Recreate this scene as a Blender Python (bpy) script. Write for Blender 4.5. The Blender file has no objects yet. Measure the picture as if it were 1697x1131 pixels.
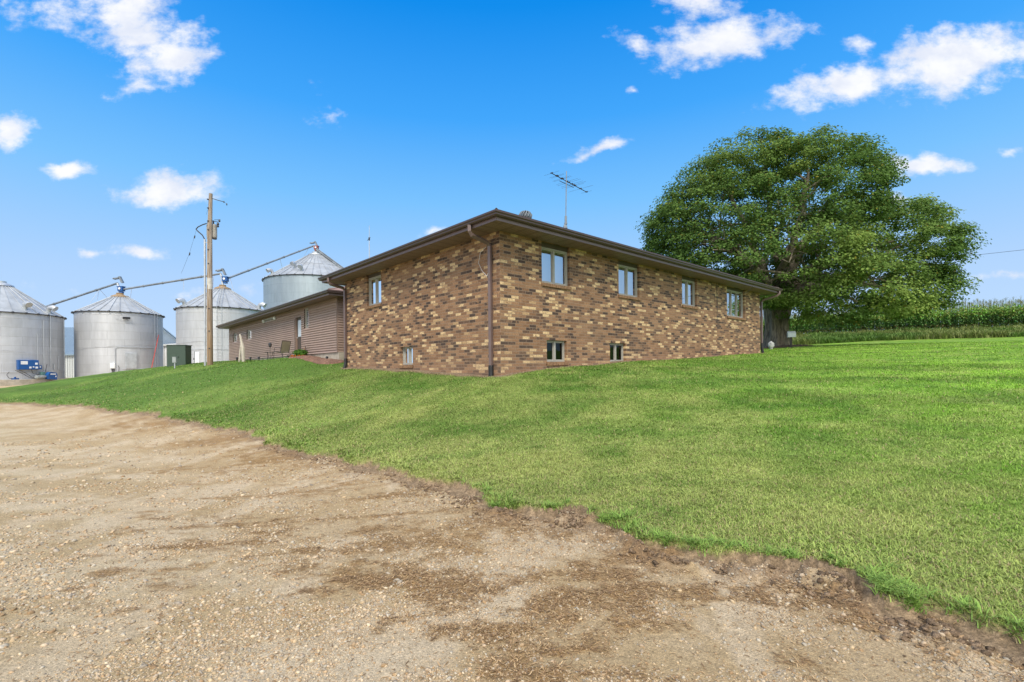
import bpy, math, random
import numpy as np
from mathutils import Matrix, Vector
random.seed(7); rng = np.random.default_rng(7)
R = math.radians
scene = bpy.context.scene
col = scene.collection

# ------------------------------------------------------------------ camera
cam_d = bpy.data.cameras.new('camera'); cam = bpy.data.objects.new('camera', cam_d); col.objects.link(cam)
cam_d.sensor_width = 36; cam_d.lens = 16.99; cam_d.shift_y = 0.0265
cam_d.clip_start = 0.1; cam_d.clip_end = 6000
cam.matrix_world = Matrix.Translation((0, 0, 1.6)) @ Matrix.Rotation(0.011, 4, 'Y') @ Matrix.Rotation(R(90), 4, 'X')
scene.camera = cam
scene.view_settings.view_transform = 'Standard'; scene.view_settings.look = 'None'
scene.view_settings.gamma = 1; scene.view_settings.exposure = 0.12

# ------------------------------------------------------------------ sun
SUN_EL, SUN_AZ = 47.0, 184.0            # azimuth clockwise from +Y: behind the camera, a little to its right
sd_ = bpy.data.lights.new('sun', 'SUN'); sd_.energy = 2.9; sd_.angle = R(16); sd_.color = (1.0, 0.90, 0.76)
sun = bpy.data.objects.new('sun', sd_); col.objects.link(sun)
sv = Vector((math.sin(R(SUN_AZ)) * math.cos(R(SUN_EL)), math.cos(R(SUN_AZ)) * math.cos(R(SUN_EL)), math.sin(R(SUN_EL))))
sun.rotation_euler = (-sv).to_track_quat('-Z', 'Y').to_euler()

# ------------------------------------------------------------------ node helper
class NT:
    def __init__(s, tree): s.t = tree; s.L = tree.links
    def n(s, typ, **k):
        nd = s.t.nodes.new(typ)
        for a, b in k.items(): setattr(nd, a, b)
        return nd
    def put(s, sock, v):
        if hasattr(v, 'is_output') or isinstance(v, bpy.types.NodeSocket): s.L.new(v, sock)
        elif v is not None:
            if isinstance(v, (tuple, list)) and len(v) == 3 and sock.type == 'RGBA': v = (*v, 1)
            sock.default_value = v
    def m(s, op, a, b=None, c=None, clamp=False):
        nd = s.n('ShaderNodeMath', operation=op, use_clamp=clamp)
        s.put(nd.inputs[0], a)
        if b is not None: s.put(nd.inputs[1], b)
        if c is not None: s.put(nd.inputs[2], c)
        return nd.outputs[0]
    def vm(s, op, a, b=None):
        nd = s.n('ShaderNodeVectorMath', operation=op); s.put(nd.inputs[0], a)
        if b is not None:
            s.put(nd.inputs[3] if op == 'SCALE' else nd.inputs[1], b)
        return nd.outputs[0]
    def xyz(s, v): nd = s.n('ShaderNodeSeparateXYZ'); s.L.new(v, nd.inputs[0]); return nd.outputs
    def cxyz(s, x, y, z=0.0):
        nd = s.n('ShaderNodeCombineXYZ'); s.put(nd.inputs[0], x); s.put(nd.inputs[1], y); s.put(nd.inputs[2], z); return nd.outputs[0]
    def mix(s, f, a, b, bt='MIX'):
        nd = s.n('ShaderNodeMix', data_type='RGBA', blend_type=bt); s.put(nd.inputs[0], f); s.put(nd.inputs[6], a); s.put(nd.inputs[7], b); return nd.outputs[2]
    def noise(s, vec, scale, detail=4, rough=0.55, out=0, dist=0.0):
        nd = s.n('ShaderNodeTexNoise'); s.put(nd.inputs['Vector'], vec); nd.inputs['Scale'].default_value = scale
        nd.inputs['Detail'].default_value = detail; nd.inputs['Roughness'].default_value = rough; nd.inputs['Distortion'].default_value = dist
        return nd.outputs[out]
    def ramp(s, f, stops, interp='LINEAR'):
        nd = s.n('ShaderNodeValToRGB'); s.L.new(f, nd.inputs[0]); cr = nd.color_ramp; cr.interpolation = interp
        while len(cr.elements) < len(stops): cr.elements.new(0.5)
        for e, (p, c) in zip(cr.elements, stops):
            e.position = p; e.color = (*c, 1) if isinstance(c, (tuple, list)) else (c, c, c, 1)
        return nd.outputs[0]
    def sstep(s, v, a, b):
        nd = s.n('ShaderNodeMapRange', interpolation_type='SMOOTHSTEP'); s.put(nd.inputs[0], v)
        nd.inputs[1].default_value = a; nd.inputs[2].default_value = b; return nd.outputs[0]

# ------------------------------------------------------------------ world: physical sky with broken cumulus
world = bpy.data.worlds.new('World'); scene.world = world; world.use_nodes = True
W = NT(world.node_tree); world.node_tree.nodes.clear()
wo = W.n('ShaderNodeOutputWorld'); bg = W.n('ShaderNodeBackground'); W.L.new(bg.outputs[0], wo.inputs[0]); bg.inputs[1].default_value = 0.1
sky = W.n('ShaderNodeTexSky', sky_type='NISHITA', sun_disc=False, sun_elevation=R(SUN_EL), sun_rotation=R(SUN_AZ))
sky.air_density = 1.0; sky.dust_density = 0.2; sky.ozone_density = 3.0
skyd = W.n('ShaderNodeSeparateColor'); W.L.new(sky.outputs[0], skyd.inputs[0])
tc = W.n('ShaderNodeTexCoord'); dvec = tc.outputs['Generated']; dx, dy, dz = W.xyz(dvec)
# the camera's processing makes the blue deep and saturated: per-channel gain rising towards the horizon
el = W.m('MAXIMUM', dz, 0.0)
tr = W.ramp(el, [(0.0, (0.56, 0.73, 0.95)), (0.16, (0.42, 0.635, 0.95)), (0.32, (0.19, 0.52, 0.95)), (0.456, (0.055, 0.37, 0.93)), (0.60, (0.006, 0.255, 0.81)), (0.85, (0.004, 0.17, 0.6))])
lum = W.m('MULTIPLY', skyd.outputs[2], 0.1)      # physical blue radiance, scaled to the strength below
lumn = W.m('MINIMUM', W.m('MAXIMUM', lum, 0.97), 1.02)
skyc = W.vm('SCALE', tr, W.m('MULTIPLY', lumn, 10.0))
ysafe = W.m('MAXIMUM', dy, 0.05)
U0 = W.m('DIVIDE', dx, ysafe); V0 = W.m('DIVIDE', dz, ysafe)
uvv = W.cxyz(U0, W.m('MULTIPLY', V0, 1.5))
wn = W.noise(uvv, 7.0, 5, 0.6, out=1)
wx, wy, wz = W.xyz(wn)
U = W.m('ADD', U0, W.m('MULTIPLY', W.m('SUBTRACT', wx, 0.5), 0.085)); V = W.m('ADD', V0, W.m('MULTIPLY', W.m('SUBTRACT', wy, 0.5), 0.065))
CL = [(-.785,.73,.12,.10,.3,1), (-.70,.655,.10,.07,-.2,1), (-.92,.745,.16,.05,.1,.55), (-.745,.585,.07,.02,-.1,.55), (-1.03,.50,.055,.036,0,1), (-.913,.415,.065,.020,0,.95), (-.70,.382,.12,.040,-.05,1.1),
      (-.873,.245,.032,.014,0,.8), (-.768,.252,.058,.018,0,.95), (.445,.675,.17,.055,-.1,1.1), (.40,.745,.09,.035,0,.8), (.265,.665,.07,.022,.4,.6), (.69,.578,.155,.045,-.18,1.1),
      (.93,.625,.19,.075,-.15,1.2), (.735,.66,.055,.022,0,.6), (.185,.456,.085,.016,-.32,.8), (.86,.41,.095,.026,.06,1.15), (.785,.395,.03,.018,0,.8), (.79,.34,.035,.02,0,.9), (-.155,.287,.05,.012,-.2,.55),
      (1.04,.445,.03,.015,0,.6), (1.02,.18,.06,.009,0,.4), (-.38,.525,.03,.04,.3,.3), (.03,.24,.04,.008,0,.3), (-.62,.165,.10,.014,0,.35), (-.95,.17,.12,.012,0,.2), (.25,.57,.02,.012,0,.5)]
fld = None
for (cx, cy, w, h, tilt, amp) in CL:
    a = W.m('SUBTRACT', U, cx); b = W.m('SUBTRACT', V, cy)
    b2 = W.m('ADD', b, W.m('MULTIPLY', a, tilt))
    q = W.m('SQRT', W.m('ADD', W.m('POWER', W.m('ABSOLUTE', W.m('DIVIDE', a, w)), 2.0), W.m('POWER', W.m('ABSOLUTE', W.m('DIVIDE', b2, h)), 2.0)))
    e = W.m('MULTIPLY', W.m('SUBTRACT', 1.25, q), amp)
    fld = e if fld is None else W.m('MAXIMUM', fld, e)
fb = W.noise(uvv, 16.0, 9, 0.62)
dens = W.m('ADD', fld, W.m('MULTIPLY', W.m('SUBTRACT', fb, 0.53), 2.1))
al = W.m('MULTIPLY', W.sstep(dens, 0.08, 1.0), W.sstep(dy, 0.12, 0.3))
# unseen cloud, added overhead for neutral fill light and behind for whiter window reflections
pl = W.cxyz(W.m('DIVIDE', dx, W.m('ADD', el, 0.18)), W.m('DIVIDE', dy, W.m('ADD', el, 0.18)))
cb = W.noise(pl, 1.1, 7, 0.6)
low_fill = W.m('MULTIPLY', W.m('MULTIPLY', W.sstep(dy, -0.02, -0.3), W.sstep(dz, 0.65, 0.05)), 0.62)      # bright band added low behind the camera to whiten what the panes reflect
fill_cloud = W.m('MULTIPLY', W.sstep(cb, 0.32, 0.60), W.m('MAXIMUM', W.sstep(dz, 0.66, 0.84), W.sstep(dy, -0.02, -0.35)))
fill_cloud = W.m('MAXIMUM', fill_cloud, low_fill)
alpha = W.m('MULTIPLY', al, 0.96)
shade = W.sstep(W.noise(uvv, 9.0, 4), 0.35, 0.62)
cc = W.mix(shade, (0.78, 0.82, 0.93), (0.98, 0.98, 0.99))
cc10 = W.vm('SCALE', cc, 9.6)
cc20 = W.vm('SCALE', W.mix(shade, (1.0, 0.97, 0.92), (0.80, 0.82, 0.86)), 21.0)      # colour of the added out-of-view cloud, raised for soft white fill
fin = W.mix(W.m('MULTIPLY', fill_cloud, W.sstep(dz, 0.0, 0.05)), W.mix(alpha, skyc, cc10), cc20)
gnd = W.mix(W.sstep(dz, -0.03, 0.0), (1.6, 2.0, 1.2), fin)
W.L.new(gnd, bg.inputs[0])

# ------------------------------------------------------------------ object helpers
def tag(o, label=None, cat=None, group=None, kind=None):
    if label: o['label'] = label
    if cat: o['category'] = cat
    if group: o['group'] = group
    if kind: o['kind'] = kind
    return o
def thing(name, loc, label, cat, group=None):
    o = bpy.data.objects.new(name, None); col.objects.link(o); o.location = loc; o.empty_display_size = 0.3
    return tag(o, label, cat, group)
def root_loc(o):
    v = Vector((0, 0, 0))
    while o is not None: v += o.location; o = o.parent
    return v
class Fr:
    """local frame: origin (x,y,z), a-axis and b-axis in the plane; P(a,b,z)"""
    def __init__(s, o, a=(1, 0), b=None):
        s.o = o; s.a = a; s.b = b or (-a[1], a[0])
    def P(s, a, b, z): return (s.o[0] + s.a[0] * a + s.b[0] * b, s.o[1] + s.a[1] * a + s.b[1] * b, s.o[2] + z)
WORLD = Fr((0, 0, 0))
class MB:
    def __init__(s, fr=WORLD): s.v = []; s.f = []; s.uv = []; s.mi = []; s.fr = fr; s.m = 0
    def face(s, pts, uv=None):
        i = len(s.v); s.v += [tuple(p) for p in pts]; s.f.append(list(range(i, i + len(pts))))
        s.uv.append(uv or [(0, 0)] * len(pts)); s.mi.append(s.m)
    def box(s, a0, a1, b0, b1, z0, z1, fr=None):
        P = (fr or s.fr).P
        c = [P(a, b, z) for z in (z0, z1) for (a, b) in ((a0, b0), (a1, b0), (a1, b1), (a0, b1))]
        i = len(s.v); s.v += c
        for q in ((3, 2, 1, 0), (4, 5, 6, 7), (0, 1, 5, 4), (1, 2, 6, 5), (2, 3, 7, 6), (3, 0, 4, 7)):
            s.f.append([i + k for k in q]); s.uv.append([(0, 0)] * 4); s.mi.append(s.m)
    def tube(s, pts, rad, n=8, caps=True, phase=0.0):
        pts = [Vector(p) for p in pts]; N = len(pts)
        rad = rad if isinstance(rad, (list, tuple)) else [rad] * N
        ref = None; rings = []; i0 = len(s.v); ln = 0; ls = []
        for k, p in enumerate(pts):
            t = (pts[min(k + 1, N - 1)] - pts[max(k - 1, 0)]).normalized()
            if ref is None:
                ref = Vector((0, 0, 1)) if abs(t.z) < 0.9 else Vector((1, 0, 0))
            x = (ref - t * ref.dot(t)).normalized(); y = t.cross(x); ref = x
            if k: ln += (p - pts[k - 1]).length
            ls.append(ln)
            for j in range(n):
                an = phase + 2 * math.pi * j / n
                s.v.append(tuple(p + (x * math.cos(an) + y * math.sin(an)) * rad[k]))
        for k in range(N - 1):
            for j in range(n):
                j2 = (j + 1) % n
                s.f.append([i0 + k * n + j, i0 + k * n + j2, i0 + (k + 1) * n + j2, i0 + (k + 1) * n + j])
                u0 = j / n; u1 = (j + 1) / n
                s.uv.append([(u0, ls[k]), (u1, ls[k]), (u1, ls[k + 1]), (u0, ls[k + 1])]); s.mi.append(s.m)
        if caps:
            s.f.append([i0 + j for j in reversed(range(n))]); s.uv.append([(0, 0)] * n); s.mi.append(s.m)
            s.f.append([i0 + (N - 1) * n + j for j in range(n)]); s.uv.append([(0, 0)] * n); s.mi.append(s.m)
    def lathe(s, cx, cy, prof, n=24, caps=True):
        """prof: [(r,z)] bottom to top"""
        i0 = len(s.v)
        for r, z in prof:
            for j in range(n):
                an = 2 * math.pi * j / n; s.v.append((cx + r * math.cos(an), cy + r * math.sin(an), z))
        for k in range(len(prof) - 1):
            for j in range(n):
                j2 = (j + 1) % n
                s.f.append([i0 + k * n + j, i0 + k * n + j2, i0 + (k + 1) * n + j2, i0 + (k + 1) * n + j])
                c = 2 * math.pi * prof[0][0]; s.uv.append([(j / n * c, prof[k][1]), ((j + 1) / n * c, prof[k][1]), ((j + 1) / n * c, prof[k + 1][1]), (j / n * c, prof[k + 1][1])]); s.mi.append(s.m)
        if caps:
            s.f.append([i0 + j for j in reversed(range(n))]); s.uv.append([(0, 0)] * n); s.mi.append(s.m)
            s.f.append([i0 + (len(prof) - 1) * n + j for j in range(n)]); s.uv.append([(0, 0)] * n); s.mi.append(s.m)
    def build(s, name, mats, parent=None, smooth=False, bevel=0):
        L = root_loc(parent) if parent else Vector((0, 0, 0))
        me = bpy.data.meshes.new(name)
        if parent is None:
            c = np.array(s.v); L = Vector((float(c[:, 0].mean()), float(c[:, 1].mean()), float(c[:, 2].min())))
        me.from_pydata([(x - L.x, y - L.y, z - L.z) for x, y, z in s.v], [], s.f)
        ul = me.uv_layers.new(name='UVMap'); flat = [c for u in s.uv for p in u for c in p]; ul.data.foreach_set('uv', flat)
        for m in (mats if isinstance(mats, (list, tuple)) else [mats]): me.materials.append(m)
        me.polygons.foreach_set('material_index', s.mi)
        if smooth:
            me.polygons.foreach_set('use_smooth', [True] * len(s.f)); me.set_sharp_from_angle(angle=R(40))
        me.validate(); me.update()
        o = bpy.data.objects.new(name, me); col.objects.link(o)
        if parent: o.parent = parent
        else: o.location = L
        if bevel:
            md = o.modifiers.new('bevel', 'BEVEL'); md.width = bevel; md.segments = 2; md.limit_method = 'ANGLE'
        return o
def bulk(name, V, tris=None, quads=None, mat=None, attrs=None, color=None, parent=None, smooth=False):
    me = bpy.data.meshes.new(name); V = np.asarray(V, dtype=np.float32)
    me.vertices.add(len(V)); me.vertices.foreach_set('co', V.ravel())
    parts = []; starts = []; tot = []; cur = 0
    for F, k in ((quads, 4), (tris, 3)):
        if F is None or len(F) == 0: continue
        F = np.asarray(F, dtype=np.int32); parts.append(F.ravel()); starts.append(cur + np.arange(len(F)) * k); tot.append(np.full(len(F), k)); cur += F.size
    idx = np.concatenate(parts); st = np.concatenate(starts); tt = np.concatenate(tot)
    me.loops.add(len(idx)); me.loops.foreach_set('vertex_index', idx.astype(np.int32))
    me.polygons.add(len(st)); me.polygons.foreach_set('loop_start', st.astype(np.int32)); me.polygons.foreach_set('loop_total', tt.astype(np.int32))
    if smooth: me.polygons.foreach_set('use_smooth', np.ones(len(st), dtype=bool))
    me.update(calc_edges=True)
    for k, a in (attrs or {}).items():
        at = me.attributes.new(k, 'FLOAT', 'POINT'); at.data.foreach_set('value', np.asarray(a, dtype=np.float32))
    if color is not None:
        at = me.attributes.new('Col', 'FLOAT_COLOR', 'POINT'); c4 = np.ones((len(V), 4), dtype=np.float32); c4[:, :3] = color; at.data.foreach_set('color', c4.ravel())
    if mat: me.materials.append(mat)
    o = bpy.data.objects.new(name, me); col.objects.link(o)
    if parent: o.parent = parent
    return o

# ------------------------------------------------------------------ numpy noise
_perm = np.random.default_rng(3).random((256, 256))
def vnoise(x, y):
    xi = np.floor(x).astype(int); yi = np.floor(y).astype(int); fx = x - xi; fy = y - yi
    fx = fx * fx * (3 - 2 * fx); fy = fy * fy * (3 - 2 * fy)
    g = lambda a, b: _perm[a % 256, b % 256]
    return (g(xi, yi) * (1 - fx) + g(xi + 1, yi) * fx) * (1 - fy) + (g(xi, yi + 1) * (1 - fx) + g(xi + 1, yi + 1) * fx) * fy
def fbm(x, y, o=4):
    s = 0; a = 0.5; t = 0
    for k in range(o):
        s = s + a * vnoise(x * 2 ** k + 17 * k, y * 2 ** k + 31 * k); t += a; a *= 0.5
    return s / t
def ss(x, a, b):
    t = np.clip((x - a) / (b - a), 0, 1); return t * t * (3 - 2 * t)

# ------------------------------------------------------------------ materials
MATS = {}
def pmat(name, c, rough=0.7, metal=0.0, var=0.12, vscale=6.0, bump=0.0, bscale=30.0, spec=0.5, coord='Object', dirt=None):
    m = bpy.data.materials.new(name); m.use_nodes = True; t = NT(m.node_tree); b = t.t.nodes['Principled BSDF']
    tcn = t.n('ShaderNodeTexCoord'); v = tcn.outputs[coord]
    f = t.noise(v, vscale, 6, 0.65)
    lo = tuple(x * (1 - var) for x in c); hi = tuple(min(1, x * (1 + var)) for x in c)
    cc = t.mix(t.sstep(f, 0.3, 0.7), lo, hi)
    if dirt:
        cc = t.mix(t.m('MULTIPLY', t.sstep(t.noise(v, vscale * 0.4, 7, 0.7), 0.5, 0.75), dirt[1]), cc, dirt[0])
    t.put(b.inputs['Base Color'], cc); b.inputs['Roughness'].default_value = rough; b.inputs['Metallic'].default_value = metal
    b.inputs['Specular IOR Level'].default_value = spec
    if bump:
        bn = t.n('ShaderNodeBump'); bn.inputs['Strength'].default_value = bump; bn.inputs['Distance'].default_value = 0.01
        t.L.new(t.noise(v, bscale, 5), bn.inputs['Height']); t.L.new(bn.outputs[0], b.inputs['Normal'])
    MATS[name] = m; return m

def brick_mat():
    m = bpy.data.materials.new('blended_brick'); m.use_nodes = True; t = NT(m.node_tree); b = t.t.nodes['Principled BSDF']
    uv = t.n('ShaderNodeUVMap').outputs[0]; u, v, _ = t.xyz(uv)
    w, h = 0.262, 0.0820
    row = t.m('FLOOR', t.m('DIVIDE', v, h)); uu = t.m('ADD', t.m('DIVIDE', u, w), t.m('FRACT', t.m('MULTIPLY', row, 0.5)))
    cl = t.m('FLOOR', uu); fu = t.m('FRACT', uu); fv = t.m('FRACT', t.m('DIVIDE', v, h))
    wn = t.n('ShaderNodeTexWhiteNoise', noise_dimensions='2D'); t.L.new(t.cxyz(cl, row), wn.inputs['Vector'])
    wn2 = t.n('ShaderNodeTexWhiteNoise', noise_dimensions='2D'); t.L.new(t.cxyz(t.m('ADD', cl, 37.3), t.m('ADD', row, 91.7)), wn2.inputs['Vector'])
    # loads of bricks laid in diagonal drifts
    g = t.cxyz(t.m('ADD', t.m('MULTIPLY', cl, 0.46), t.m('MULTIPLY', row, 0.14)), t.m('SUBTRACT', t.m('MULTIPLY', row, 0.34), t.m('MULTIPLY', cl, 0.10)))
    cn = t.noise(g, 1.0, 2, 0.5)
    k = t.m('ADD', t.m('MULTIPLY', wn.outputs[0], 0.92), t.m('MULTIPLY', t.m('SUBTRACT', cn, 0.5), 0.95)); k = t.m('ADD', k, 0.03, clamp=True)
    c3 = t.ramp(k, [(0.0, (0.070, 0.048, 0.040)), (0.17, (0.130, 0.080, 0.056)), (0.275, (0.235, 0.130, 0.073)), (0.42, (0.285, 0.162, 0.092)), (0.60, (0.34, 0.20, 0.113)), (0.77, (0.50, 0.335, 0.18)), (0.85, (0.70, 0.51, 0.285))], 'CONSTANT')
    c3 = t.mix(t.m('MULTIPLY', t.sstep(t.noise(t.cxyz(t.m('ADD', u, t.m('MULTIPLY', row, 3.7)), t.m('MULTIPLY', v, 1.5)), 9.0, 3), .48, .62), t.m('MULTIPLY', wn2.outputs[0], .9)), c3, (0.29, 0.17, 0.095))
    oc = t.n('ShaderNodeTexCoord').outputs['Object']
    mot = t.noise(t.cxyz(t.m('MULTIPLY', u, .6), v), 42.0, 6, 0.8)
    c3 = t.mix(0.75, c3, t.mix(t.sstep(mot, 0.30, 0.70), (0.30, 0.28, 0.26), (1.45, 1.42, 1.38)), 'MULTIPLY')
    # soft weathering and soil splash low on the wall
    wth = t.noise(uv, 0.55, 5, 0.6)
    c3 = t.mix(t.m('MULTIPLY', t.sstep(wth, 0.45, 0.7), 0.25), c3, (0.22, 0.155, 0.105))
    low = t.sstep(t.m('ADD', v, t.m('MULTIPLY', t.noise(uv, 1.4, 6, .7), 1.6)), 3.3, 2.2); c3 = t.mix(t.m('MULTIPLY', low, .28), c3, (.30, .19, .12))
    drip = t.sstep(t.noise(t.cxyz(t.m('MULTIPLY', u, 2.2), t.m('MULTIPLY', v, .22)), 1.0, 6, .7), .54, .74); c3 = t.mix(t.m('MULTIPLY', drip, .30), c3, (.10, .075, .06))
    eu = t.m('MINIMUM', fu, t.m('SUBTRACT', 1.0, fu)); ev = t.m('MINIMUM', fv, t.m('SUBTRACT', 1.0, fv))
    eum = t.m('MULTIPLY', eu, w); evm = t.m('MULTIPLY', ev, h); ed = t.m('ADD', t.m('MINIMUM', eum, evm), t.m('MULTIPLY', t.m('SUBTRACT', mot, 0.5), 0.003))
    br = t.sstep(ed, 0.0042, 0.0080)
    cc = t.mix(br, (0.275, 0.198, 0.138), c3)
    t.put(b.inputs['Base Color'], cc); b.inputs['Roughness'].default_value = 0.88; b.inputs['Specular IOR Level'].default_value = 0.3
    hgt = t.m('ADD', br, t.m('MULTIPLY', mot, 0.6))
    bn = t.n('ShaderNodeBump'); bn.inputs['Strength'].default_value = 0.8; bn.inputs['Distance'].default_value = 0.006
    t.L.new(hgt, bn.inputs['Height']); t.L.new(bn.outputs[0], b.inputs['Normal']); return m

def glass_mat(name, tint, fac, refl=(0.92, 0.97, 1)):
    m = bpy.data.materials.new(name); m.use_nodes = True; t = NT(m.node_tree); nt = t.t; nt.nodes.remove(nt.nodes['Principled BSDF'])
    out = nt.nodes['Material Output']
    tr = t.n('ShaderNodeBsdfTransparent'); tr.inputs[0].default_value = (*tint, 1)
    gl = t.n('ShaderNodeBsdfGlossy'); gl.inputs['Roughness'].default_value = 0.012; gl.inputs[0].default_value = (*refl, 1)
    bn = t.n('ShaderNodeBump'); bn.inputs['Strength'].default_value = 0.12; bn.inputs['Distance'].default_value = 0.02
    t.L.new(t.noise(t.n('ShaderNodeTexCoord').outputs['Object'], 1.3, 2), bn.inputs['Height']); t.L.new(bn.outputs[0], gl.inputs['Normal'])
    fr = t.n('ShaderNodeFresnel'); fr.inputs[0].default_value = 1.52
    mx = t.n('ShaderNodeMixShader'); t.L.new(t.m('ADD', fr.outputs[0], fac, clamp=True), mx.inputs[0]); t.L.new(tr.outputs[0], mx.inputs[1]); t.L.new(gl.outputs[0], mx.inputs[2])
    t.L.new(mx.outputs[0], out.inputs[0]); return m

def soffit_mat():
    m = bpy.data.materials.new('ribbed_soffit'); m.use_nodes = True; t = NT(m.node_tree); b = t.t.nodes['Principled BSDF']
    u, v, _ = t.xyz(t.n('ShaderNodeUVMap').outputs[0]); f = t.m('FRACT', t.m('DIVIDE', u, 0.10))
    g = t.m('MULTIPLY', t.sstep(f, 0.0, 0.10), t.m('SUBTRACT', 1.0, t.sstep(f, 0.9, 1.0)))
    ven = t.m('LESS_THAN', t.m('FRACT', t.m('DIVIDE', u, 0.40)), 0.25)
    c = t.mix(ven, (0.225, 0.150, 0.128), (0.17, 0.112, 0.098)); c = t.mix(g, (0.035, 0.027, 0.024), c)
    t.put(b.inputs['Base Color'], c); b.inputs['Roughness'].default_value = 0.5
    bn = t.n('ShaderNodeBump'); bn.inputs['Strength'].default_value = 0.7; bn.inputs['Distance'].default_value = 0.01
    t.L.new(g, bn.inputs['Height']); t.L.new(bn.outputs[0], b.inputs['Normal']); return m

def shingle_mat(name, c1, c2):
    m = bpy.data.materials.new(name); m.use_nodes = True; t = NT(m.node_tree); b = t.t.nodes['Principled BSDF']
    uv = t.n('ShaderNodeUVMap').outputs[0]
    br = t.n('ShaderNodeTexBrick'); t.L.new(uv, br.inputs['Vector']); br.inputs['Scale'].default_value = 1; br.inputs['Brick Width'].default_value = 0.3; br.inputs['Row Height'].default_value = 0.14
    br.inputs['Mortar Size'].default_value = 0.008; br.inputs['Color1'].default_value = (*c1, 1); br.inputs['Color2'].default_value = (*c2, 1); br.inputs['Mortar'].default_value = tuple(x * 0.5 for x in c1) + (1,)
    c = t.mix(0.4, br.outputs[0], t.mix(t.sstep(t.noise(uv, 90, 3), .35, .65), (0.6, 0.6, 0.6), (1.3, 1.3, 1.3)), 'MULTIPLY')
    t.put(b.inputs['Base Color'], c); b.inputs['Roughness'].default_value = 0.95
    bn = t.n('ShaderNodeBump'); bn.inputs['Strength'].default_value = 0.6; bn.inputs['Distance'].default_value = 0.01
    t.L.new(br.outputs[1], bn.inputs['Height']); t.L.new(bn.outputs[0], b.inputs['Normal']); bn.invert = True; return m

def bin_mat(name, base, rough, band=0.82, sheet=2.7, metal=0.55, ty=(0.30, 0.28, 0.25)):
    """corrugated galvanised sheets: rings, staggered vertical seams, weather stains"""
    m = bpy.data.materials.new(name); m.use_nodes = True; t = NT(m.node_tree); b = t.t.nodes['Principled BSDF']
    uv = t.n('ShaderNodeUVMap').outputs[0]; u, v, _ = t.xyz(uv)
    vr = t.m('DIVIDE', v, band); row = t.m('FLOOR', vr); fv = t.m('FRACT', vr)
    uu = t.m('ADD', t.m('DIVIDE', u, sheet), t.m('FRACT', t.m('MULTIPLY', row, 0.5))); fu = t.m('FRACT', uu); sh = t.m('FLOOR', uu)
    wn = t.n('ShaderNodeTexWhiteNoise', noise_dimensions='2D'); t.L.new(t.cxyz(sh, row), wn.inputs['Vector'])
    sv_ = t.m('LESS_THAN', fv, 0.035); su = t.m('LESS_THAN', fu, 0.012); seam = t.m('MAXIMUM', sv_, su)
    st = t.noise(t.cxyz(t.m('MULTIPLY', u, 2.2), t.m('MULTIPLY', v, 0.35)), 1.0, 6, 0.65)
    val = t.m('ADD', t.m('MULTIPLY', wn.outputs[0], 0.10), t.m('MULTIPLY', t.m('SUBTRACT', st, 0.5), 0.5)); val = t.m('ADD', val, 0.95)
    c = t.vm('SCALE', t.n('ShaderNodeRGB').outputs[0], val)
    t.t.nodes[-1]
    for nd in t.t.nodes:
        if nd.type == 'RGB': nd.outputs[0].default_value = (*base, 1)
    c = t.mix(t.m('MULTIPLY', seam, 0.35), c, tuple(x * 0.5 for x in base))
    c = t.mix(t.m('MULTIPLY', t.sstep(t.noise(t.cxyz(u, t.m('MULTIPLY', v, 0.5)), 1.7, 8, 0.75), 0.60, 0.78), 0.35), c, ty)
    t.put(b.inputs['Base Color'], c); b.inputs['Metallic'].default_value = metal; b.inputs['Roughness'].default_value = rough
    cor = t.m('SINE', t.m('MULTIPLY', v, 2 * math.pi / 0.102))
    bn = t.n('ShaderNodeBump'); bn.inputs['Strength'].default_value = 0.45; bn.inputs['Distance'].default_value = 0.012
    t.L.new(t.m('ADD', cor, t.m('MULTIPLY', seam, 1.5)), bn.inputs['Height']); t.L.new(bn.outputs[0], b.inputs['Normal']); return m

def col_mat(name, rough=0.8, transl=0.0, noise_scale=None, bump=0.0, spec=0.3, sheen=0.0):
    """colour comes from the vertex attribute 'Col' (natural variation), optionally with fine noise"""
    m = bpy.data.materials.new(name); m.use_nodes = True; t = NT(m.node_tree); b = t.t.nodes['Principled BSDF']; out = t.t.nodes['Material Output']
    a = t.n('ShaderNodeAttribute'); a.attribute_name = 'Col'; c = a.outputs[0]
    g = t.n('ShaderNodeNewGeometry').outputs['Position']
    if noise_scale:
        for sc, lo, hi in noise_scale:
            c = t.mix(1.0, c, t.mix(t.sstep(t.noise(g, sc, 5, 0.7), 0.3, 0.7), (lo,) * 3, (hi,) * 3), 'MULTIPLY')
    t.put(b.inputs['Base Color'], c); b.inputs['Roughness'].default_value = rough; b.inputs['Specular IOR Level'].default_value = spec
    if bump:
        bn = t.n('ShaderNodeBump'); bn.inputs['Strength'].default_value = bump; bn.inputs['Distance'].default_value = 0.02
        t.L.new(t.noise(g, noise_scale[0][0] * 1.3, 6, 0.7), bn.inputs['Height']); t.L.new(bn.outputs[0], b.inputs['Normal'])
    if transl:
        tl = t.n('ShaderNodeBsdfTranslucent'); t.put(tl.inputs[0], c); mx = t.n('ShaderNodeMixShader'); mx.inputs[0].default_value = transl
        t.L.new(b.outputs[0], mx.inputs[1]); t.L.new(tl.outputs[0], mx.inputs[2]); t.L.new(mx.outputs[0], out.inputs[0])
    return m

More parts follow.
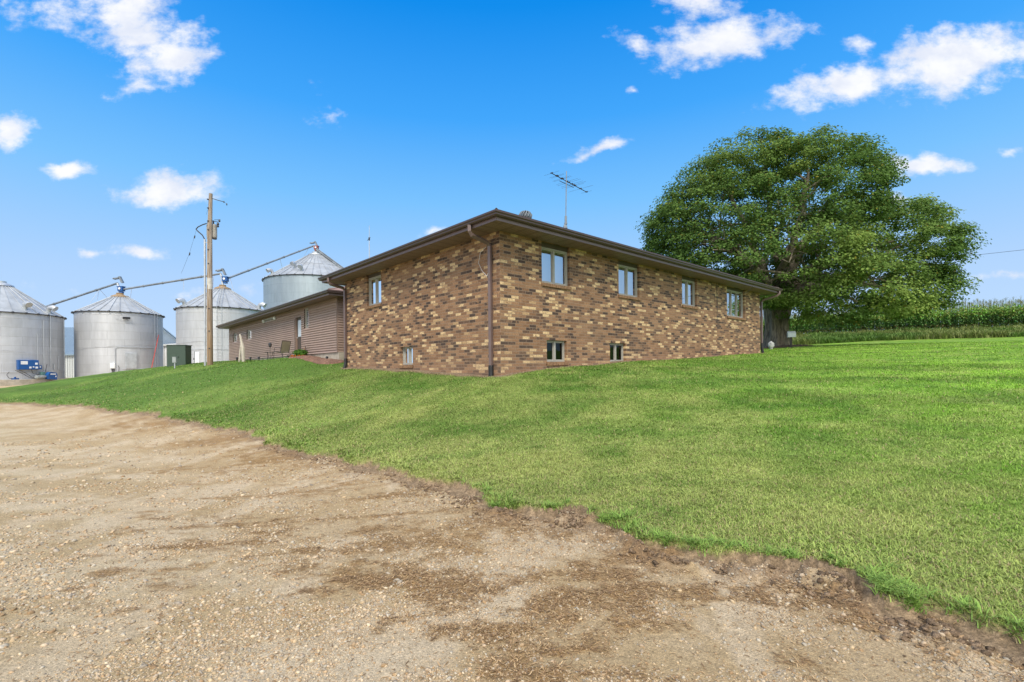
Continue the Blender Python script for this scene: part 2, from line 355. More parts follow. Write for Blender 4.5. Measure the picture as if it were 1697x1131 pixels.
M_brick = brick_mat(); M_soffit = soffit_mat()
M_fascia = pmat('brown_fascia', (0.150, 0.105, 0.098), 0.4, 0, 0.06, 3)
M_gutter = pmat('brown_gutter', (0.070, 0.043, 0.037), 0.38, 0, 0.08, 3)
M_frame = pmat('taupe_window_frame', (0.34, 0.325, 0.285), 0.5, 0, 0.05)
M_sill = pmat('sill_brick', (0.235, 0.135, 0.07), 0.85, 0, 0.35, 14, 0.5, 60)
M_frieze = pmat('brown_frieze_board', (0.075, 0.055, 0.042), 0.7)
M_curtain = pmat('pale_blind', (0.80, 0.83, 0.84), 0.9, 0, 0.05, 2)
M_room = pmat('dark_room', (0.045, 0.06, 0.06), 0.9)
M_glass = glass_mat('window_glass', (0.94, 0.96, 0.96), 0.50)
M_glassd = glass_mat('basement_glass', (0.55, 0.62, 0.58), 0.02, (.45, .5, .48))
M_shingle = shingle_mat('brown_shingles', (0.10, 0.075, 0.062), (0.15, 0.11, 0.09))
M_shingle2 = shingle_mat('rosy_shingles', (0.26, 0.17, 0.145), (0.36, 0.235, 0.20))
M_siding = pmat('mauve_brown_siding', (0.35, 0.25, 0.20), 0.55, 0, 0.07, 1.2)
M_trim = pmat('siding_corner_trim', (0.275, 0.195, 0.155), 0.5, 0, 0.05)
M_conc = pmat('weathered_concrete', (0.40, 0.36, 0.29), 0.9, 0, 0.2, 2.5, 0.3, 40, dirt=((0.18, 0.13, 0.09), 0.5))
M_white = pmat('white_enamel', (0.72, 0.74, 0.75), 0.5, 0, 0.06)
M_galv = pmat('galvanised_metal', (0.48, 0.51, 0.54), 0.42, 0.5, 0.14, 2.0)
M_roofm = pmat('galvanised_roof', (0.36, 0.39, 0.42), 0.5, 0.35, 0.16, 1.2, dirt=((0.24, 0.22, 0.19), 0.4))
M_darkm = pmat('dark_metal', (0.05, 0.05, 0.055), 0.5, 0.3)
M_blue = pmat('blue_enamel', (0.01, 0.085, 0.29), 0.35, 0, 0.10)
M_red = pmat('red_paint', (0.50, 0.055, 0.04), 0.5)
M_rustred = pmat('faded_red', (.27, .06, .05), .6, 0, .3); M_rust = pmat('rusty_steel', (0.30, 0.21, 0.12), 0.8, 0.1, 0.35, 5)
M_green = pmat('dark_green_paint', (0.045, 0.075, 0.055), 0.5, 0, 0.08)
M_gbox = pmat('grey_enclosure', (0.30, 0.33, 0.33), 0.5)
M_bin = bin_mat('bin_sheets', (0.475, 0.492, 0.515), 0.52, metal=0.45)
M_bin4 = bin_mat('tall_bin_sheets', (0.29, 0.35, 0.39), 0.48, 1.12, 2.85, metal=0.4); M_tube = pmat('auger_tube_steel', (.20, .23, .26), .5, .3, .25, 1.5)
M_black = pmat('black_rubber', (0.015, 0.016, 0.018), 0.6)
M_cream = pmat('tan_sling_fabric', (0.42, 0.36, 0.26), 0.8)

# ------------------------------------------------------------------ terrain
BD = [(-40, 33.2), (-33, 29.6), (-28.21, 26.61), (-25.5, 25.7), (-22.5, 24.0), (-15.89, 19.61), (-10.93, 15.93), (-7.23, 12.87), (-5.24, 10.49), (-3.83, 9.29), (-2.64, 8.44), (-1.35, 7.21), (-0.77, 6.8), (-0.39, 6.07),
      (-0.15, 5.64), (0.33, 5.45), (0.67, 5.44), (0.94, 5.06), (1.11, 4.72), (1.34, 4.31), (1.68, 4.09), (2.01, 3.96), (2.4, 3.86), (2.59, 3.65), (2.55, 3.36), (2.69, 3.23), (2.79, 3.0), (2.91, 2.76), (3.4, 2.3), (5, 1.2), (9, -2), (20, -9), (120, -60)]
BD = [(x * (1 - .048 * (math.hypot(x, y) < 9.5)), y * (1 - .048 * (math.hypot(x, y) < 9.5))) for x, y in BD]      # the turf stands a little proud of the gravel
POLY = np.array(BD + [(300, -60), (300, 400), (-200, 400), (-110, 120), (-30, 62), (-24, 50), (-30, 42), (-35, 38.6), (-40, 35.3)])
def seg_sd(x, y):
    d = np.full(x.shape, 1e9); ins = np.zeros(x.shape, bool); n = len(POLY)
    for i in range(n):
        ax, ay = POLY[i]; bx, by = POLY[(i + 1) % n]
        ex, ey = bx - ax, by - ay; t = np.clip(((x - ax) * ex + (y - ay) * ey) / (ex * ex + ey * ey), 0, 1)
        d = np.minimum(d, np.hypot(x - ax - t * ex, y - ay - t * ey))
        c = ((ay > y) != (by > y)); ins ^= c & (x < ex * (y - ay) / (ey if abs(ey) > 1e-9 else 1e-9) + ax)
    return np.where(ins, d, -d)
def lawn_sd(x, y):
    s = seg_sd(x, y); r = np.hypot(x, y)
    s = s + (fbm(x * 2.2, y * 2.2, 4) - 0.5) * 0.38 * ss(r, 1, 4) + (fbm(x * 9, y * 9, 3) - 0.5) * 0.18
    return np.maximum(s, r - 90)
C0 = (-0.29, 12.5); dR = (0.7405, 0.672); dL = (-0.672, 0.7405)
HF = Fr((C0[0], C0[1], 0), dR, dL)                  # house frame
G0 = HF.P(0.94, 12.65, 0); GF = Fr((G0[0], G0[1], 0), dR, dL)
TP = [(x, y, 0.0) for x, y in BD[2:29]] + [(0, 0, 0), (-3, 3, 0), (-8, 6, 0), (-16, 10, 0), (-25, 16, 0), (-40, 22, .05), (0, -8, 0), (-20, -6, 0), (10, -10, 0), (-60, 20, 0.1), (-15, -30, 0), (30, -30, .4), (5, 0, 0.02), (20, -6, .6)]
for b, z in [(9.57, 1.64), (6.93, 1.59), (5.54, 1.53), (3.87, 1.49), (2.0, 1.39), (0.39, 1.34)]: TP.append((*HF.P(0, b, 0)[:2], z))
for a, z in [(0, 1.35), (1.33, 1.48), (2.67, 1.57), (4.2, 1.64), (4.88, 1.71), (6.76, 1.75), (8.84, 1.82), (12.16, 1.96), (16.92, 2.14)]: TP.append((*HF.P(a, 0, 0)[:2], z))
for b, z in [(-0.2, 1.92), (1.45, 2.01), (4.81, 2.2), (7.2, 2.16), (11.45, 2.2), (21.17, 2.14)]: TP.append((*GF.P(-0.1, b, 0)[:2], z))
TP += [(-29.94, 33, 1.21), (-25.1, 31, 1.47), (-21.27, 29.5, 1.71), (-17.49, 28, 1.9), (-12.75, 25, 2.11), (-10.29, 23, 2.07), (-37, 35.2, .45), (-40, 39.5, .55), (-44.5, 41, .42), (-49, 40.5, .45), (-53, 41, .45), (-40, 47, .95), (-30, 46.5, 1.9), (-26, 42, 1.95), (-50, 50, 1.0), (-42, 58, 1.0), (-26, 60, 1.6), (-60, 60, 1.0), (-65, 45, .8),
       (42.4, 40, 3.66), (29.46, 50, 3.49), (35.81, 44, 3.6), (32.39, 47, 3.56), (47.71, 45, 4.59), (37.22, 54, 4.87), (30.8, 59.2, 4.75), (24, 65, 4.7), (18.2, 33, 2.74), (18.5, 32, 2.76), (16.3, 30, 2.55), (15, 40, 2.7), (8, 32, 2.4), (0, 34, 2.2), (-6, 45, 2.1), (60, 34, 4.7), (70, 60, 6.0), (50, 80, 6.3), (30, 90, 5.6), (0, 90, 3), (0, 60, 2.6), (90, 10, 5), (60, 0, 3.0), (30, 5, 1.7), (-80, 80, 1)]
TP = np.array(TP); PS = 20.0
def _phi(r2): return np.where(r2 > 1e-12, 0.5 * r2 * np.log(np.maximum(r2, 1e-12)), 0)
_X = TP[:, :2] / PS; _n = len(_X)
_K = _phi(((_X[:, None] - _X[None]) ** 2).sum(-1)) + np.eye(_n) * 2e-4
_A = np.zeros((_n + 3, _n + 3)); _A[:_n, :_n] = _K; _A[:_n, _n] = 1; _A[:_n, _n + 1:] = _X; _A[_n, :_n] = 1; _A[_n + 1:, :_n] = _X.T
_w = np.linalg.solve(_A, np.concatenate([TP[:, 2], [0, 0, 0]]))
def H(x, y):
    x = np.asarray(x, float); y = np.asarray(y, float); sh = x.shape; x = x.ravel(); y = y.ravel()
    r = np.hypot(x, y); k = np.minimum(1, 85 / np.maximum(r, 1)); xc = x * k / PS; yc = y * k / PS
    out = np.zeros(len(x))
    for i in range(0, len(x), 40000):
        sl = slice(i, i + 40000); d2 = (xc[sl, None] - _X[None, :, 0]) ** 2 + (yc[sl, None] - _X[None, :, 1]) ** 2
        out[sl] = _phi(d2) @ _w[:_n] + _w[_n] + _w[_n + 1] * xc[sl] + _w[_n + 2] * yc[sl]
    out = np.clip(out, -0.4, 7.0)
    return out.reshape(sh)
def Hz(x, y): return float(H(np.array([x]), np.array([y]))[0])

def lip(sd, x, y): return 0.075 * ss(sd, -0.03, 0.10) + 0.02 * (fbm(x * 3, y * 3, 3) - 0.5) * ss(sd, 0, 0.6)
def lawnz(x, y, sd):
    return H(x, y) + lip(sd, x, y) + 0.05 * (fbm(x * 0.7, y * 0.7, 2) - 0.5) * ss(sd, 0.2, 2) - 0.5 * ss(-sd, 0.12, 0.5) + 0.03 * (fbm(x * 20, y * 20, 4) - 0.5) * (1 - ss(sd - soil_w(x, y), -0.03, 0.12)) * ss(-np.hypot(x, y), -14, -8)
SP = [(-3.0, 4.6, .45, .07), (-2.4, 5.0, .5, .06), (-2.0, 4.35, .5, .06), (-3.3, 3.6, .15, .05), (-2.6, 3.3, .12, .04), (-1.2, 5.5, .5, .08), (-1.75, 4.10, .40, .20), (-1.25, 3.85, .45, .20), (-.75, 3.72, .42, .22), (-.30, 3.55, .42, .16), (-.35, 3.0, .25, .16), (-1.75, 4.9, .6, .13), (.10, 2.85, .35, .20), (-2.9, 5.3, 1.1, .14), (-.62, 3.2, .20, .10), (.35, 3.3, .35, .16), (-1.5, 3.45, .25, .10), (.75, 3.9, .4, .2), (-3.4, 3.9, .4, .2), (-1.0, 4.6, .8, .22), (-3.8, 6.6, 1.4, .2), (.7, 3.1, .5, .3), (.1, 2.6, .4, .3), (-4.4, 9.0, 2.0, .4), (-7.5, 12.0, 2.5, .5), (-12.5, 15.8, 3.0, .6)]
def straw_f(x, y, sd):
    s = np.zeros(x.shape)
    for cx, cy, wx, wy in SP:
        dx_ = (x - cx); dy_ = (y - cy) - 0.12 * dx_; s = s + np.exp(-((dx_ / wx) ** 2 + (dy_ / wy) ** 2))
    n = fbm(x * 1.6 + 5, y * 3.2, 5); n2 = fbm(x * 6, y * 9, 4)
    edge = np.exp(-np.maximum(-sd - 0.25, 0) / (0.75 + .09 * np.clip(y - 5, 0, 12)))
    v = 0.86 * np.clip(s, 0, 1.1) + 0.55 * edge + (n - 0.5) * 1.9 + (n2 - 0.5) * 1.9 + (fbm(x * 22, y * 28, 3) - .5) * .9 + .02 * ss(x, -1, 2) - 0.12
    v = v - 0.45 * ss(-x - 0.38 * y, 1.5, 4) * ss(-sd, .6, 2.2)
    return ss(v, 0.05, 1.15)
def drivez(x, y, sd, st):
    rid = np.exp(-((sd + 0.13) / 0.11) ** 2) * 0.10 * ss(fbm(x * 5, y * 5, 4), 0.36, 0.66) * ss(x, -1.2, 0.4) * ss(fbm(x * 1.1 + 9, y * 1.1, 2), .25, .5)
    return H(x, y) + rid + 0.02 * (fbm(x * 1.3, y * 1.3, 4) - 0.5) + 0.010 * (fbm(x * 12, y * 12, 3) - 0.5) + 0.008 * st * fbm(x * 25, y * 25, 2) - 0.35 * ss(sd, -0.03, 0.4) - 0.03 * ss(-sd, 0.35, 0.0) * ss(fbm(x * 2.5, y * 2.5, 2), .45, .6)

def soil_w(x, y):
    return 0.055 * ss(fbm(x * 2.3 + 3, y * 2.3, 2), .3, .6) * (.5 + .5 * ss(x, -3, 0)) + 0.16 * np.exp(-(((x - .55) / .35) ** 2 + ((y - 5.4) / .3) ** 2)) + 0.24 * np.exp(-(((x - 2.2) / .45) ** 2 + ((y - 3.6) / .35) ** 2)) + 0.06 * ss(fbm(x * 1.7, y * 1.7, 3), .45, .7)
def house_d(x, y):
    a = (x - C0[0]) * dR[0] + (y - C0[1]) * dR[1]; b = (x - C0[0]) * dL[0] + (y - C0[1]) * dL[1]
    return np.hypot(np.maximum(np.maximum(-a, a - 17.0), 0), np.maximum(np.maximum(-b, b - 9.6), 0))
def lawn_col(x, y, sd):
    r = np.hypot(x, y)
    n1 = fbm(x * 0.35 + 3, y * 0.55 + 8, 4); n2 = fbm(x * 1.4, y * 2.2, 4); n3 = fbm(x * 5, y * 8, 3)
    dry = 0.78 * np.exp(-np.maximum(sd, 0) / 2.3) * ss(x, -9, -1) + 0.30 * ss(x + 0.25 * y, -8, 4) * np.exp(-np.maximum(sd - 3, 0) / 4) + (n1 - 0.5) * 1.1 + (n2 - 0.5) * 1.2 * ss(x, -12, 0) + (n3 - .5) * .4
    dry = np.clip(dry, 0, 1)
    lush = ss(x - 0.35 * y, -4, 10)
    g1 = np.array((0.115, 0.215, 0.030)); g2 = np.array((0.215, 0.400, 0.036)); yl = np.array((0.345, 0.405, 0.105)); dk = np.array((0.078, 0.185, 0.020))
    c = g1 + (g2 - g1) * np.clip(lush * 0.95 + (n1 - .5) * .5, 0, 1)[..., None]
    c = c + (yl - c) * (dry * 0.85)[..., None]
    dp = ss(fbm(x * 1.3 + 21, y * 2.2 + 4, 4), .50, .68) * .55 * (.35 + .65 * ss(x, -6, 2)) * (1 - dry); c = c + (dk - c) * dp[..., None]
    # mowing stripes, running roughly along the long wall
    st = np.sin((x * 0.10 + y * 0.99) * 2 * math.pi / 2.3 + 5.0 * n1); c = c * (1 + 0.17 * st * ss(r, 8, 15) * ss(fbm(x * .1, y * .3, 2), .3, .6))[..., None]
    c = c * (0.88 + 0.24 * fbm(x * 2.2 + 40, y * 3.5, 3))[..., None] * np.array((1.0, .96, 1.12))
    w = 1 - ss(house_d(x, y), .05 + .22 * fbm(x * 2, y * 2, 2), .20 + .25 * fbm(x * 2, y * 2, 2)); c = c * (1 - w[..., None]) + np.array((.30, .225, .145)) * w[..., None]
    return c

def polar(r0, r1, nr, th0, th1, nt):
    rr = r0 * (r1 / r0) ** (np.arange(nr) / (nr - 1)); tt = np.linspace(R(th0), R(th1), nt)
    RR, TT = np.meshgrid(rr, tt, indexing='ij'); return RR * np.sin(TT), RR * np.cos(TT)
def grid_faces(nr, nt, keep):
    i = np.arange(nr - 1)[:, None] * nt + np.arange(nt - 1)[None]; q = np.stack([i, i + 1, i + nt + 1, i + nt], -1).reshape(-1, 4)[:, ::-1]
    k = keep.ravel(); return q[k[q].any(1)]
def compact(V, F, arrs):
    u = np.unique(F); mp = np.full(len(V), -1); mp[u] = np.arange(len(u)); return V[u], mp[F], [a[u] for a in arrs]

# lawn sheet: fine sector in view, coarse sector behind
M_lawn = col_mat('lawn_turf', 0.9, noise_scale=[(38, 0.62, 1.3), (9, 0.82, 1.16), (150, 0.65, 1.3)], bump=0.9, spec=0.15)
def lawn_sheet(parts):
    Vs, Fs, Cs = [], [], []; off = 0
    for p in parts:
        x, y = polar(*p); nr, nt = x.shape; sd = lawn_sd(x, y); z = lawnz(x, y, sd)
        c = lawn_col(x, y, sd); g = np.hypot(x, y)
        thatch = np.array((0.16, 0.135, 0.06)); c = c * 0.80 + (thatch - c * 0.80) * (0.35 * ss(-g, -7, -3))[..., None]
        soil = np.array((0.25, 0.18, 0.11)) * (0.45 + 1.1 * fbm(x * 20, y * 20, 4))[..., None]
        sw = soil_w(x, y) * ss(-g, -60, -20); k = ss(-(sd - sw), -0.05, 0.05)[..., None]; c = c * (1 - k) + soil * k
        F = grid_faces(nr, nt, (sd > -0.4)); V = np.stack([x, y, z], -1).reshape(-1, 3); V, F, (c,) = compact(V, F, [c.reshape(-1, 3)])
        Vs.append(V); Fs.append(F + off); Cs.append(c); off += len(V)
    o = bulk('lawn', np.concatenate(Vs), quads=np.concatenate(Fs), mat=M_lawn, color=np.concatenate(Cs), smooth=True); return o
lawn = lawn_sheet([(2.3, 60, 420, -56, 56, 900), (60, 4000, 60, -56, 56, 300), (2.3, 4000, 120, 56, 304, 160)])
tag(lawn, kind='structure')

# gravel driveway sheet
M_drive = col_mat('gravel_ground', 0.95, noise_scale=[(60, 0.72, 1.25), (170, 0.7, 1.28), (14, 0.88, 1.1)], bump=0.8, spec=0.2)
def drive_col(x, y, sd, st):
    dust = np.array((0.475, 0.388, 0.255)); tan = np.array((0.395, 0.300, 0.170)); straw = np.array((0.250, 0.155, 0.066)); soil = np.array((0.20, 0.135, 0.083))
    k = ss(fbm(x * 1.0 + 30, y * 1.6, 5), 0.40, 0.62)[..., None]; c = dust * k + tan * (1 - k)
    nr = (ss(sd, -4.2, -.8) * (.55 + .6 * fbm(x * .9 + 4, y * 1.4, 4)))[..., None]; c = c * (1 - .75 * nr) + np.array((.375, .272, .150)) * .75 * nr
    wt = 0.5 * ss(fbm(x * 2.4 - 9, y * 1.1, 4), .5, .66)[..., None]; c = c * (1 - wt) + np.array((0.55, 0.455, 0.325)) * wt
    t = np.sin((x * 0.92 + y * 0.40) * 9.0 + fbm(x, y, 2) * 4) * ss(-x - .4 * y, 2, 4); c = c * (1 + 0.03 * t)[..., None]
    s = (st * 0.88)[..., None]; c = c * (1 - s) + straw * (0.75 + 0.6 * fbm(x * 14, y * 18, 3))[..., None] * s
    e = np.exp(-((sd + 0.10) / 0.22) ** 2) * ss(fbm(x * 3.5, y * 3.5, 3), .35, .6); c = c * (1 - 0.75 * e[..., None]) + soil * 0.75 * e[..., None]
    return c
def drive_sheet(parts):
    Vs, Fs, Cs = [], [], []; off = 0
    for p in parts:
        x, y = polar(*p); nr, nt = x.shape; sd = lawn_sd(x, y); st = straw_f(x, y, sd) * ss(-np.hypot(x, y), -30, -20); z = drivez(x, y, sd, st)
        c = drive_col(x, y, sd, st); F = grid_faces(nr, nt, (sd < 0.5)); V = np.stack([x, y, z], -1).reshape(-1, 3); V, F, (c,) = compact(V, F, [c.reshape(-1, 3)])
        Vs.append(V); Fs.append(F + off); Cs.append(c); off += len(V)
    return bulk('gravel_driveway', np.concatenate(Vs), quads=np.concatenate(Fs), mat=M_drive, color=np.concatenate(Cs), smooth=True)
drive = drive_sheet([(1.2, 12, 480, -56, 56, 1000), (12, 110, 120, -56, 56, 300), (0.3, 110, 60, 56, 304, 120), (0.3, 1.2, 12, -56, 56, 100)])
tag(drive, kind='structure')

# ------------------------------------------------------------------ walls with real openings
def wall_face(mb, fr, p0, d, n, L, z0, z1, ops, depth, course=None, u0=0.0, rev_m=0, lapd=0.016):
    """p0,d,n in frame (a,b) coordinates; ops (s0,s1,z0,z1); n outward"""
    P = lambda s, z, o=0.0: fr.P(p0[0] + d[0] * s + n[0] * o, p0[1] + d[1] * s + n[1] * o, z)
    flip = (d[0] * n[1] - d[1] * n[0]) > 0
    def face(q, uv):
        if flip: q = q[::-1]; uv = uv[::-1]
        mb.face(q, uv)
    us = sorted({0.0, L, *[o[0] for o in ops], *[o[1] for o in ops]}); vs = {z0, z1, *[o[2] for o in ops], *[o[3] for o in ops]}
    if course:
        k = z0
        while k < z1: vs.add(round(k, 4)); k += course
    vs = sorted(vs)
    for i in range(len(us) - 1):
        for j in range(len(vs) - 1):
            a, b, c, e = us[i], us[i + 1], vs[j], vs[j + 1]; ms, mz = (a + b) / 2, (c + e) / 2
            if any(o[0] < ms < o[1] and o[2] < mz < o[3] for o in ops) or e - c < 1e-4: continue
            if course:
                f0 = 1 - ((c - z0) / course) % 1.0; f0 = 1.0 if f0 < 1e-3 or f0 > 0.999 else f0; f1 = f0 - (e - c) / course
                f1 = max(f1, 0); full = f0 > 0.99 and f1 < 0.02; fm = c + (e - c) * .60
                if full:
                    face([P(a, c, lapd), P(b, c, lapd), P(b, fm, lapd * .8), P(a, fm, lapd * .8)], [(0, 0)] * 4); face([P(a, fm, lapd * .8), P(b, fm, lapd * .8), P(b, fm + .003, 0), P(a, fm + .003, 0)], [(0, 0)] * 4)
                    face([P(a, fm + .003, 0), P(b, fm + .003, 0), P(b, e, 0), P(a, e, 0)], [(0, 0)] * 4); face([P(a, c, 0), P(b, c, 0), P(b, c, lapd), P(a, c, lapd)], [(0, 0)] * 4); continue
                face([P(a, c, lapd * f0), P(b, c, lapd * f0), P(b, e, lapd * f1), P(a, e, lapd * f1)], [(u0 + a, c), (u0 + b, c), (u0 + b, e), (u0 + a, e)])
                if f0 > 0.99: face([P(a, c, 0), P(b, c, 0), P(b, c, lapd), P(a, c, lapd)], [(0, 0)] * 4)
            else:
                face([P(a, c), P(b, c), P(b, e), P(a, e)], [(u0 + a, c), (u0 + b, c), (u0 + b, e), (u0 + a, e)])
    om = mb.m; mb.m = rev_m
    for (a, b, c, e) in ops:
        face([P(a, c, 0), P(a, e, 0), P(a, e, -depth), P(a, c, -depth)][::-1], [(u0 + a, c), (u0 + a, e), (u0 + a + depth, e), (u0 + a + depth, c)][::-1])
        face([P(b, c, 0), P(b, e, 0), P(b, e, -depth), P(b, c, -depth)], [(u0 + b, c), (u0 + b, e), (u0 + b + depth, e), (u0 + b + depth, c)])
        face([P(a, c, 0), P(b, c, 0), P(b, c, -depth), P(a, c, -depth)][::-1], [(u0 + a, c), (u0 + b, c), (u0 + b, c + depth), (u0 + a, c + depth)][::-1])
        face([P(a, e, 0), P(b, e, 0), P(b, e, -depth), P(a, e, -depth)], [(u0 + a, e), (u0 + b, e), (u0 + b, e + depth), (u0 + a, e + depth)])
    mb.m = om
class WF:
    """a frame on a wall plane: box(s0,s1,o0,o1,z0,z1), o measured outward"""
    def __init__(s, fr, p0, d, n):
        o = fr.P(p0[0], p0[1], 0); A = (fr.a[0] * d[0] + fr.b[0] * d[1], fr.a[1] * d[0] + fr.b[1] * d[1]); N = (fr.a[0] * n[0] + fr.b[0] * n[1], fr.a[1] * n[0] + fr.b[1] * n[1])
        s.f = Fr(o, A, N)
def make_window(parent, fr, p0, d, n, op, lights=2, inset=0.09, frieze=True, curtain='blind', glass=None, sill=True, fw=0.05, label=None, sillmat=None):
    f = WF(fr, p0, d, n).f; s0, s1, z0, z1 = op; zt = z1 - (0.13 if frieze else 0)
    mb = MB(f); o0, o1 = -inset - 0.07, -inset
    mb.box(s0 + .002, s0 + fw, o0, o1, z0, zt); mb.box(s1 - fw, s1 - .002, o0, o1, z0, zt)
    mb.box(s0 + fw, s1 - fw, o0, o1, z0 + .002, z0 + fw); mb.box(s0 + fw, s1 - fw, o0, o1, zt - fw, zt)
    W_ = (s1 - s0 - 2 * fw) / lights
    for k in range(1, lights):
        c = s0 + fw + W_ * k; mb.box(c - 0.035, c + 0.035, o0, o1 + 0.004, z0 + fw, zt - fw)
    for k in range(lights):            # sash rails
        a = s0 + fw + W_ * k + (0.035 if k else 0); b = s0 + fw + W_ * (k + 1) - (0.035 if k < lights - 1 else 0); q = 0.026
        mb.box(a, a + q, o0, o1 - .018, z0 + fw, zt - fw); mb.box(b - q, b, o0, o1 - .018, z0 + fw, zt - fw)
        mb.box(a + q, b - q, o0, o1 - .018, z0 + fw, z0 + fw + q); mb.box(a + q, b - q, o0, o1 - .018, zt - fw - q, zt - fw)
    if frieze: mb.m = 1; mb.box(s0 + .002, s1 - .002, o0, o1 + 0.02, zt + .001, z1 - .002)
    w = mb.build('window', [M_frame, M_frieze], parent, bevel=0.004)
    if label: w['label'] = label
    g = MB(f); P = f.P; og = -inset - 0.045
    g.face([P(s0 + fw, og, z0 + fw), P(s1 - fw, og, z0 + fw), P(s1 - fw, og, zt - fw), P(s0 + fw, og, zt - fw)])
    g.build('pane', [glass or M_glass], w)
    c = MB(f); oc = -inset - 0.22
    if curtain == 'blind':
        c.m = 0; n_ = 26; zz = np.linspace(z0 - .02, zt, n_)
        for k in range(n_ - 1): c.face([P(s0 - .05, oc, zz[k]), P(s1 + .05, oc, zz[k]), P(s1 + .05, oc + .018, zz[k + 1]), P(s0 - .05, oc + .018, zz[k + 1])])
        c.build('blind', [M_curtain], w)
    elif curtain == 'drape':
        n_ = 40; xs = np.linspace(s0, s1, n_)
        for k in range(n_ - 1):
            if 0.42 < k / n_ < 0.50 or 0.0 < k / n_ < 0.16: continue
            o_a = oc + .03 * math.sin(k * 1.3); o_b = oc + .03 * math.sin((k + 1) * 1.3)
            c.face([P(xs[k], o_a, z0), P(xs[k + 1], o_b, z0), P(xs[k + 1], o_b, zt), P(xs[k], o_a, zt)])
        c.build('curtain', [M_curtain], w)
    if sill:
        b = MB(f); nb = max(3, int((s1 - s0) / 0.078)); ws = (s1 - s0 + .06) / nb
        for k in range(nb):
            a = s0 - .03 + ws * k
            q = [(a + .004, -inset + .0, z0 - .0), (a + ws - .004, 0.055, z0 - .03)]
            b.box(a + .003, a + ws - .003, -0.02, 0.045 + .003 * (k % 2), z0 - .105, z0 - .012)
        b.m = 1; b.box(s0 - .027, s1 + .027, -0.02, 0.037, z0 - .10, z0 - .016)
        b.build('sill', [sillmat or M_sill, M_conc if False else M_sill], w, bevel=0.004)
    return w

def hip_roof(fr, a0, a1, b0, b1, z, slope, mats, parent, thick=0.03):
    mb = MB(fr); P = fr.P; wa = a1 - a0; wb = b1 - b0; h = min(wa, wb) / 2
    if wa >= wb: r0 = (a0 + h, (b0 + b1) / 2); r1 = (a1 - h, (b0 + b1) / 2)
    else: r0 = ((a0 + a1) / 2, b0 + h); r1 = ((a0 + a1) / 2, b1 - h)
    zt = z + h * slope; sl = math.sqrt(1 + slope * slope)
    A, B, C, D = (a0, b0), (a1, b0), (a1, b1), (a0, b1)
    def f(pts, e0, dirx):
        uv = []
        for (p, zz) in pts:
            dx_, dy_ = p[0] - e0[0], p[1] - e0[1]; u = dx_ * dirx[0] + dy_ * dirx[1]; v = abs(-dx_ * dirx[1] + dy_ * dirx[0]) * sl; uv.append((u, v))
        mb.face([P(p[0], p[1], zz) for p, zz in pts], uv)
    if wa >= wb:
        f([(A, z), (B, z), (r1, zt), (r0, zt)], A, (1, 0)); f([(C, z), (D, z), (r0, zt), (r1, zt)], C, (-1, 0)); f([(B, z), (C, z), (r1, zt)], B, (0, 1)); f([(D, z), (A, z), (r0, zt)], D, (0, -1))
    else:
        f([(B, z), (C, z), (r1, zt), (r0, zt)], B, (0, 1)); f([(D, z), (A, z), (r0, zt), (r1, zt)], D, (0, -1)); f([(A, z), (B, z), (r0, zt)], A, (1, 0)); f([(C, z), (D, z), (r1, zt)], C, (-1, 0))
    for p, q in ((A, B), (B, C), (C, D), (D, A)):       # shingle edge
        mb.face([P(p[0], p[1], z - thick), P(q[0], q[1], z - thick), P(q[0], q[1], z), P(p[0], p[1], z)])
    # hip and ridge caps
    for p, zp, q, zq in ((A, z, r0, zt), (D if wa >= wb else B, z, r0, zt), (C, z, r1, zt), (B if wa >= wb else D, z, r1, zt), (r0, zt, r1, zt)):
        mb.tube([Vector(P(p[0], p[1], zp)).lerp(Vector(P(q[0], q[1], zq)), .01), P(q[0], q[1], zq + .005)], 0.035, 5)
    return mb.build('roof', mats, parent)
def perim(fr, a0, a1, b0, b1, prof, mat, name, parent, close=True):
    """profile [(out,z)] swept round the eaves rectangle"""
    mb = MB(fr); P = fr.P; n = len(prof)
    def ring(o, z): return [P(a0 - o, b0 - o, z), P(a1 + o, b0 - o, z), P(a1 + o, b1 + o, z), P(a0 - o, b1 + o, z)]
    for k in range(n - (0 if close else 1)):
        r0 = ring(*prof[k]); r1 = ring(*prof[(k + 1) % n])
        for j in range(4): mb.face([r0[j], r0[(j + 1) % 4], r1[(j + 1) % 4], r1[j]])
    return mb.build(name, mat, parent)
def soffit(fr, a0, a1, b0, b1, w, z, parent):
    mb = MB(fr); P = fr.P
    o = [(a0 - w, b0 - w), (a1 + w, b0 - w), (a1 + w, b1 + w), (a0 - w, b1 + w)]; i = [(a0, b0), (a1, b0), (a1, b1), (a0, b1)]
    for k in range(4):
        k2 = (k + 1) % 4; L = math.hypot(i[k2][0] - i[k][0], i[k2][1] - i[k][1])
        mb.face([P(*i[k], z), P(*i[k2], z), P(*o[k2], z), P(*o[k], z)], [(0, 0), (L, 0), (L + w, w), (-w, w)])
    return mb.build('soffit', M_soffit, parent)
GUT = [(-.02, .0), (.075, .0), (.10, .03), (.10, .055), (.125, .085), (.125, .125), (.115, .125), (.112, .10), (.09, .06), (.06, .015), (-.02, .015)]
def gutter(fr, a0, a1, b0, b1, z, parent): return perim(fr, a0, a1, b0, b1, [(o, z + h) for o, h in GUT], M_gutter, 'gutter', parent)
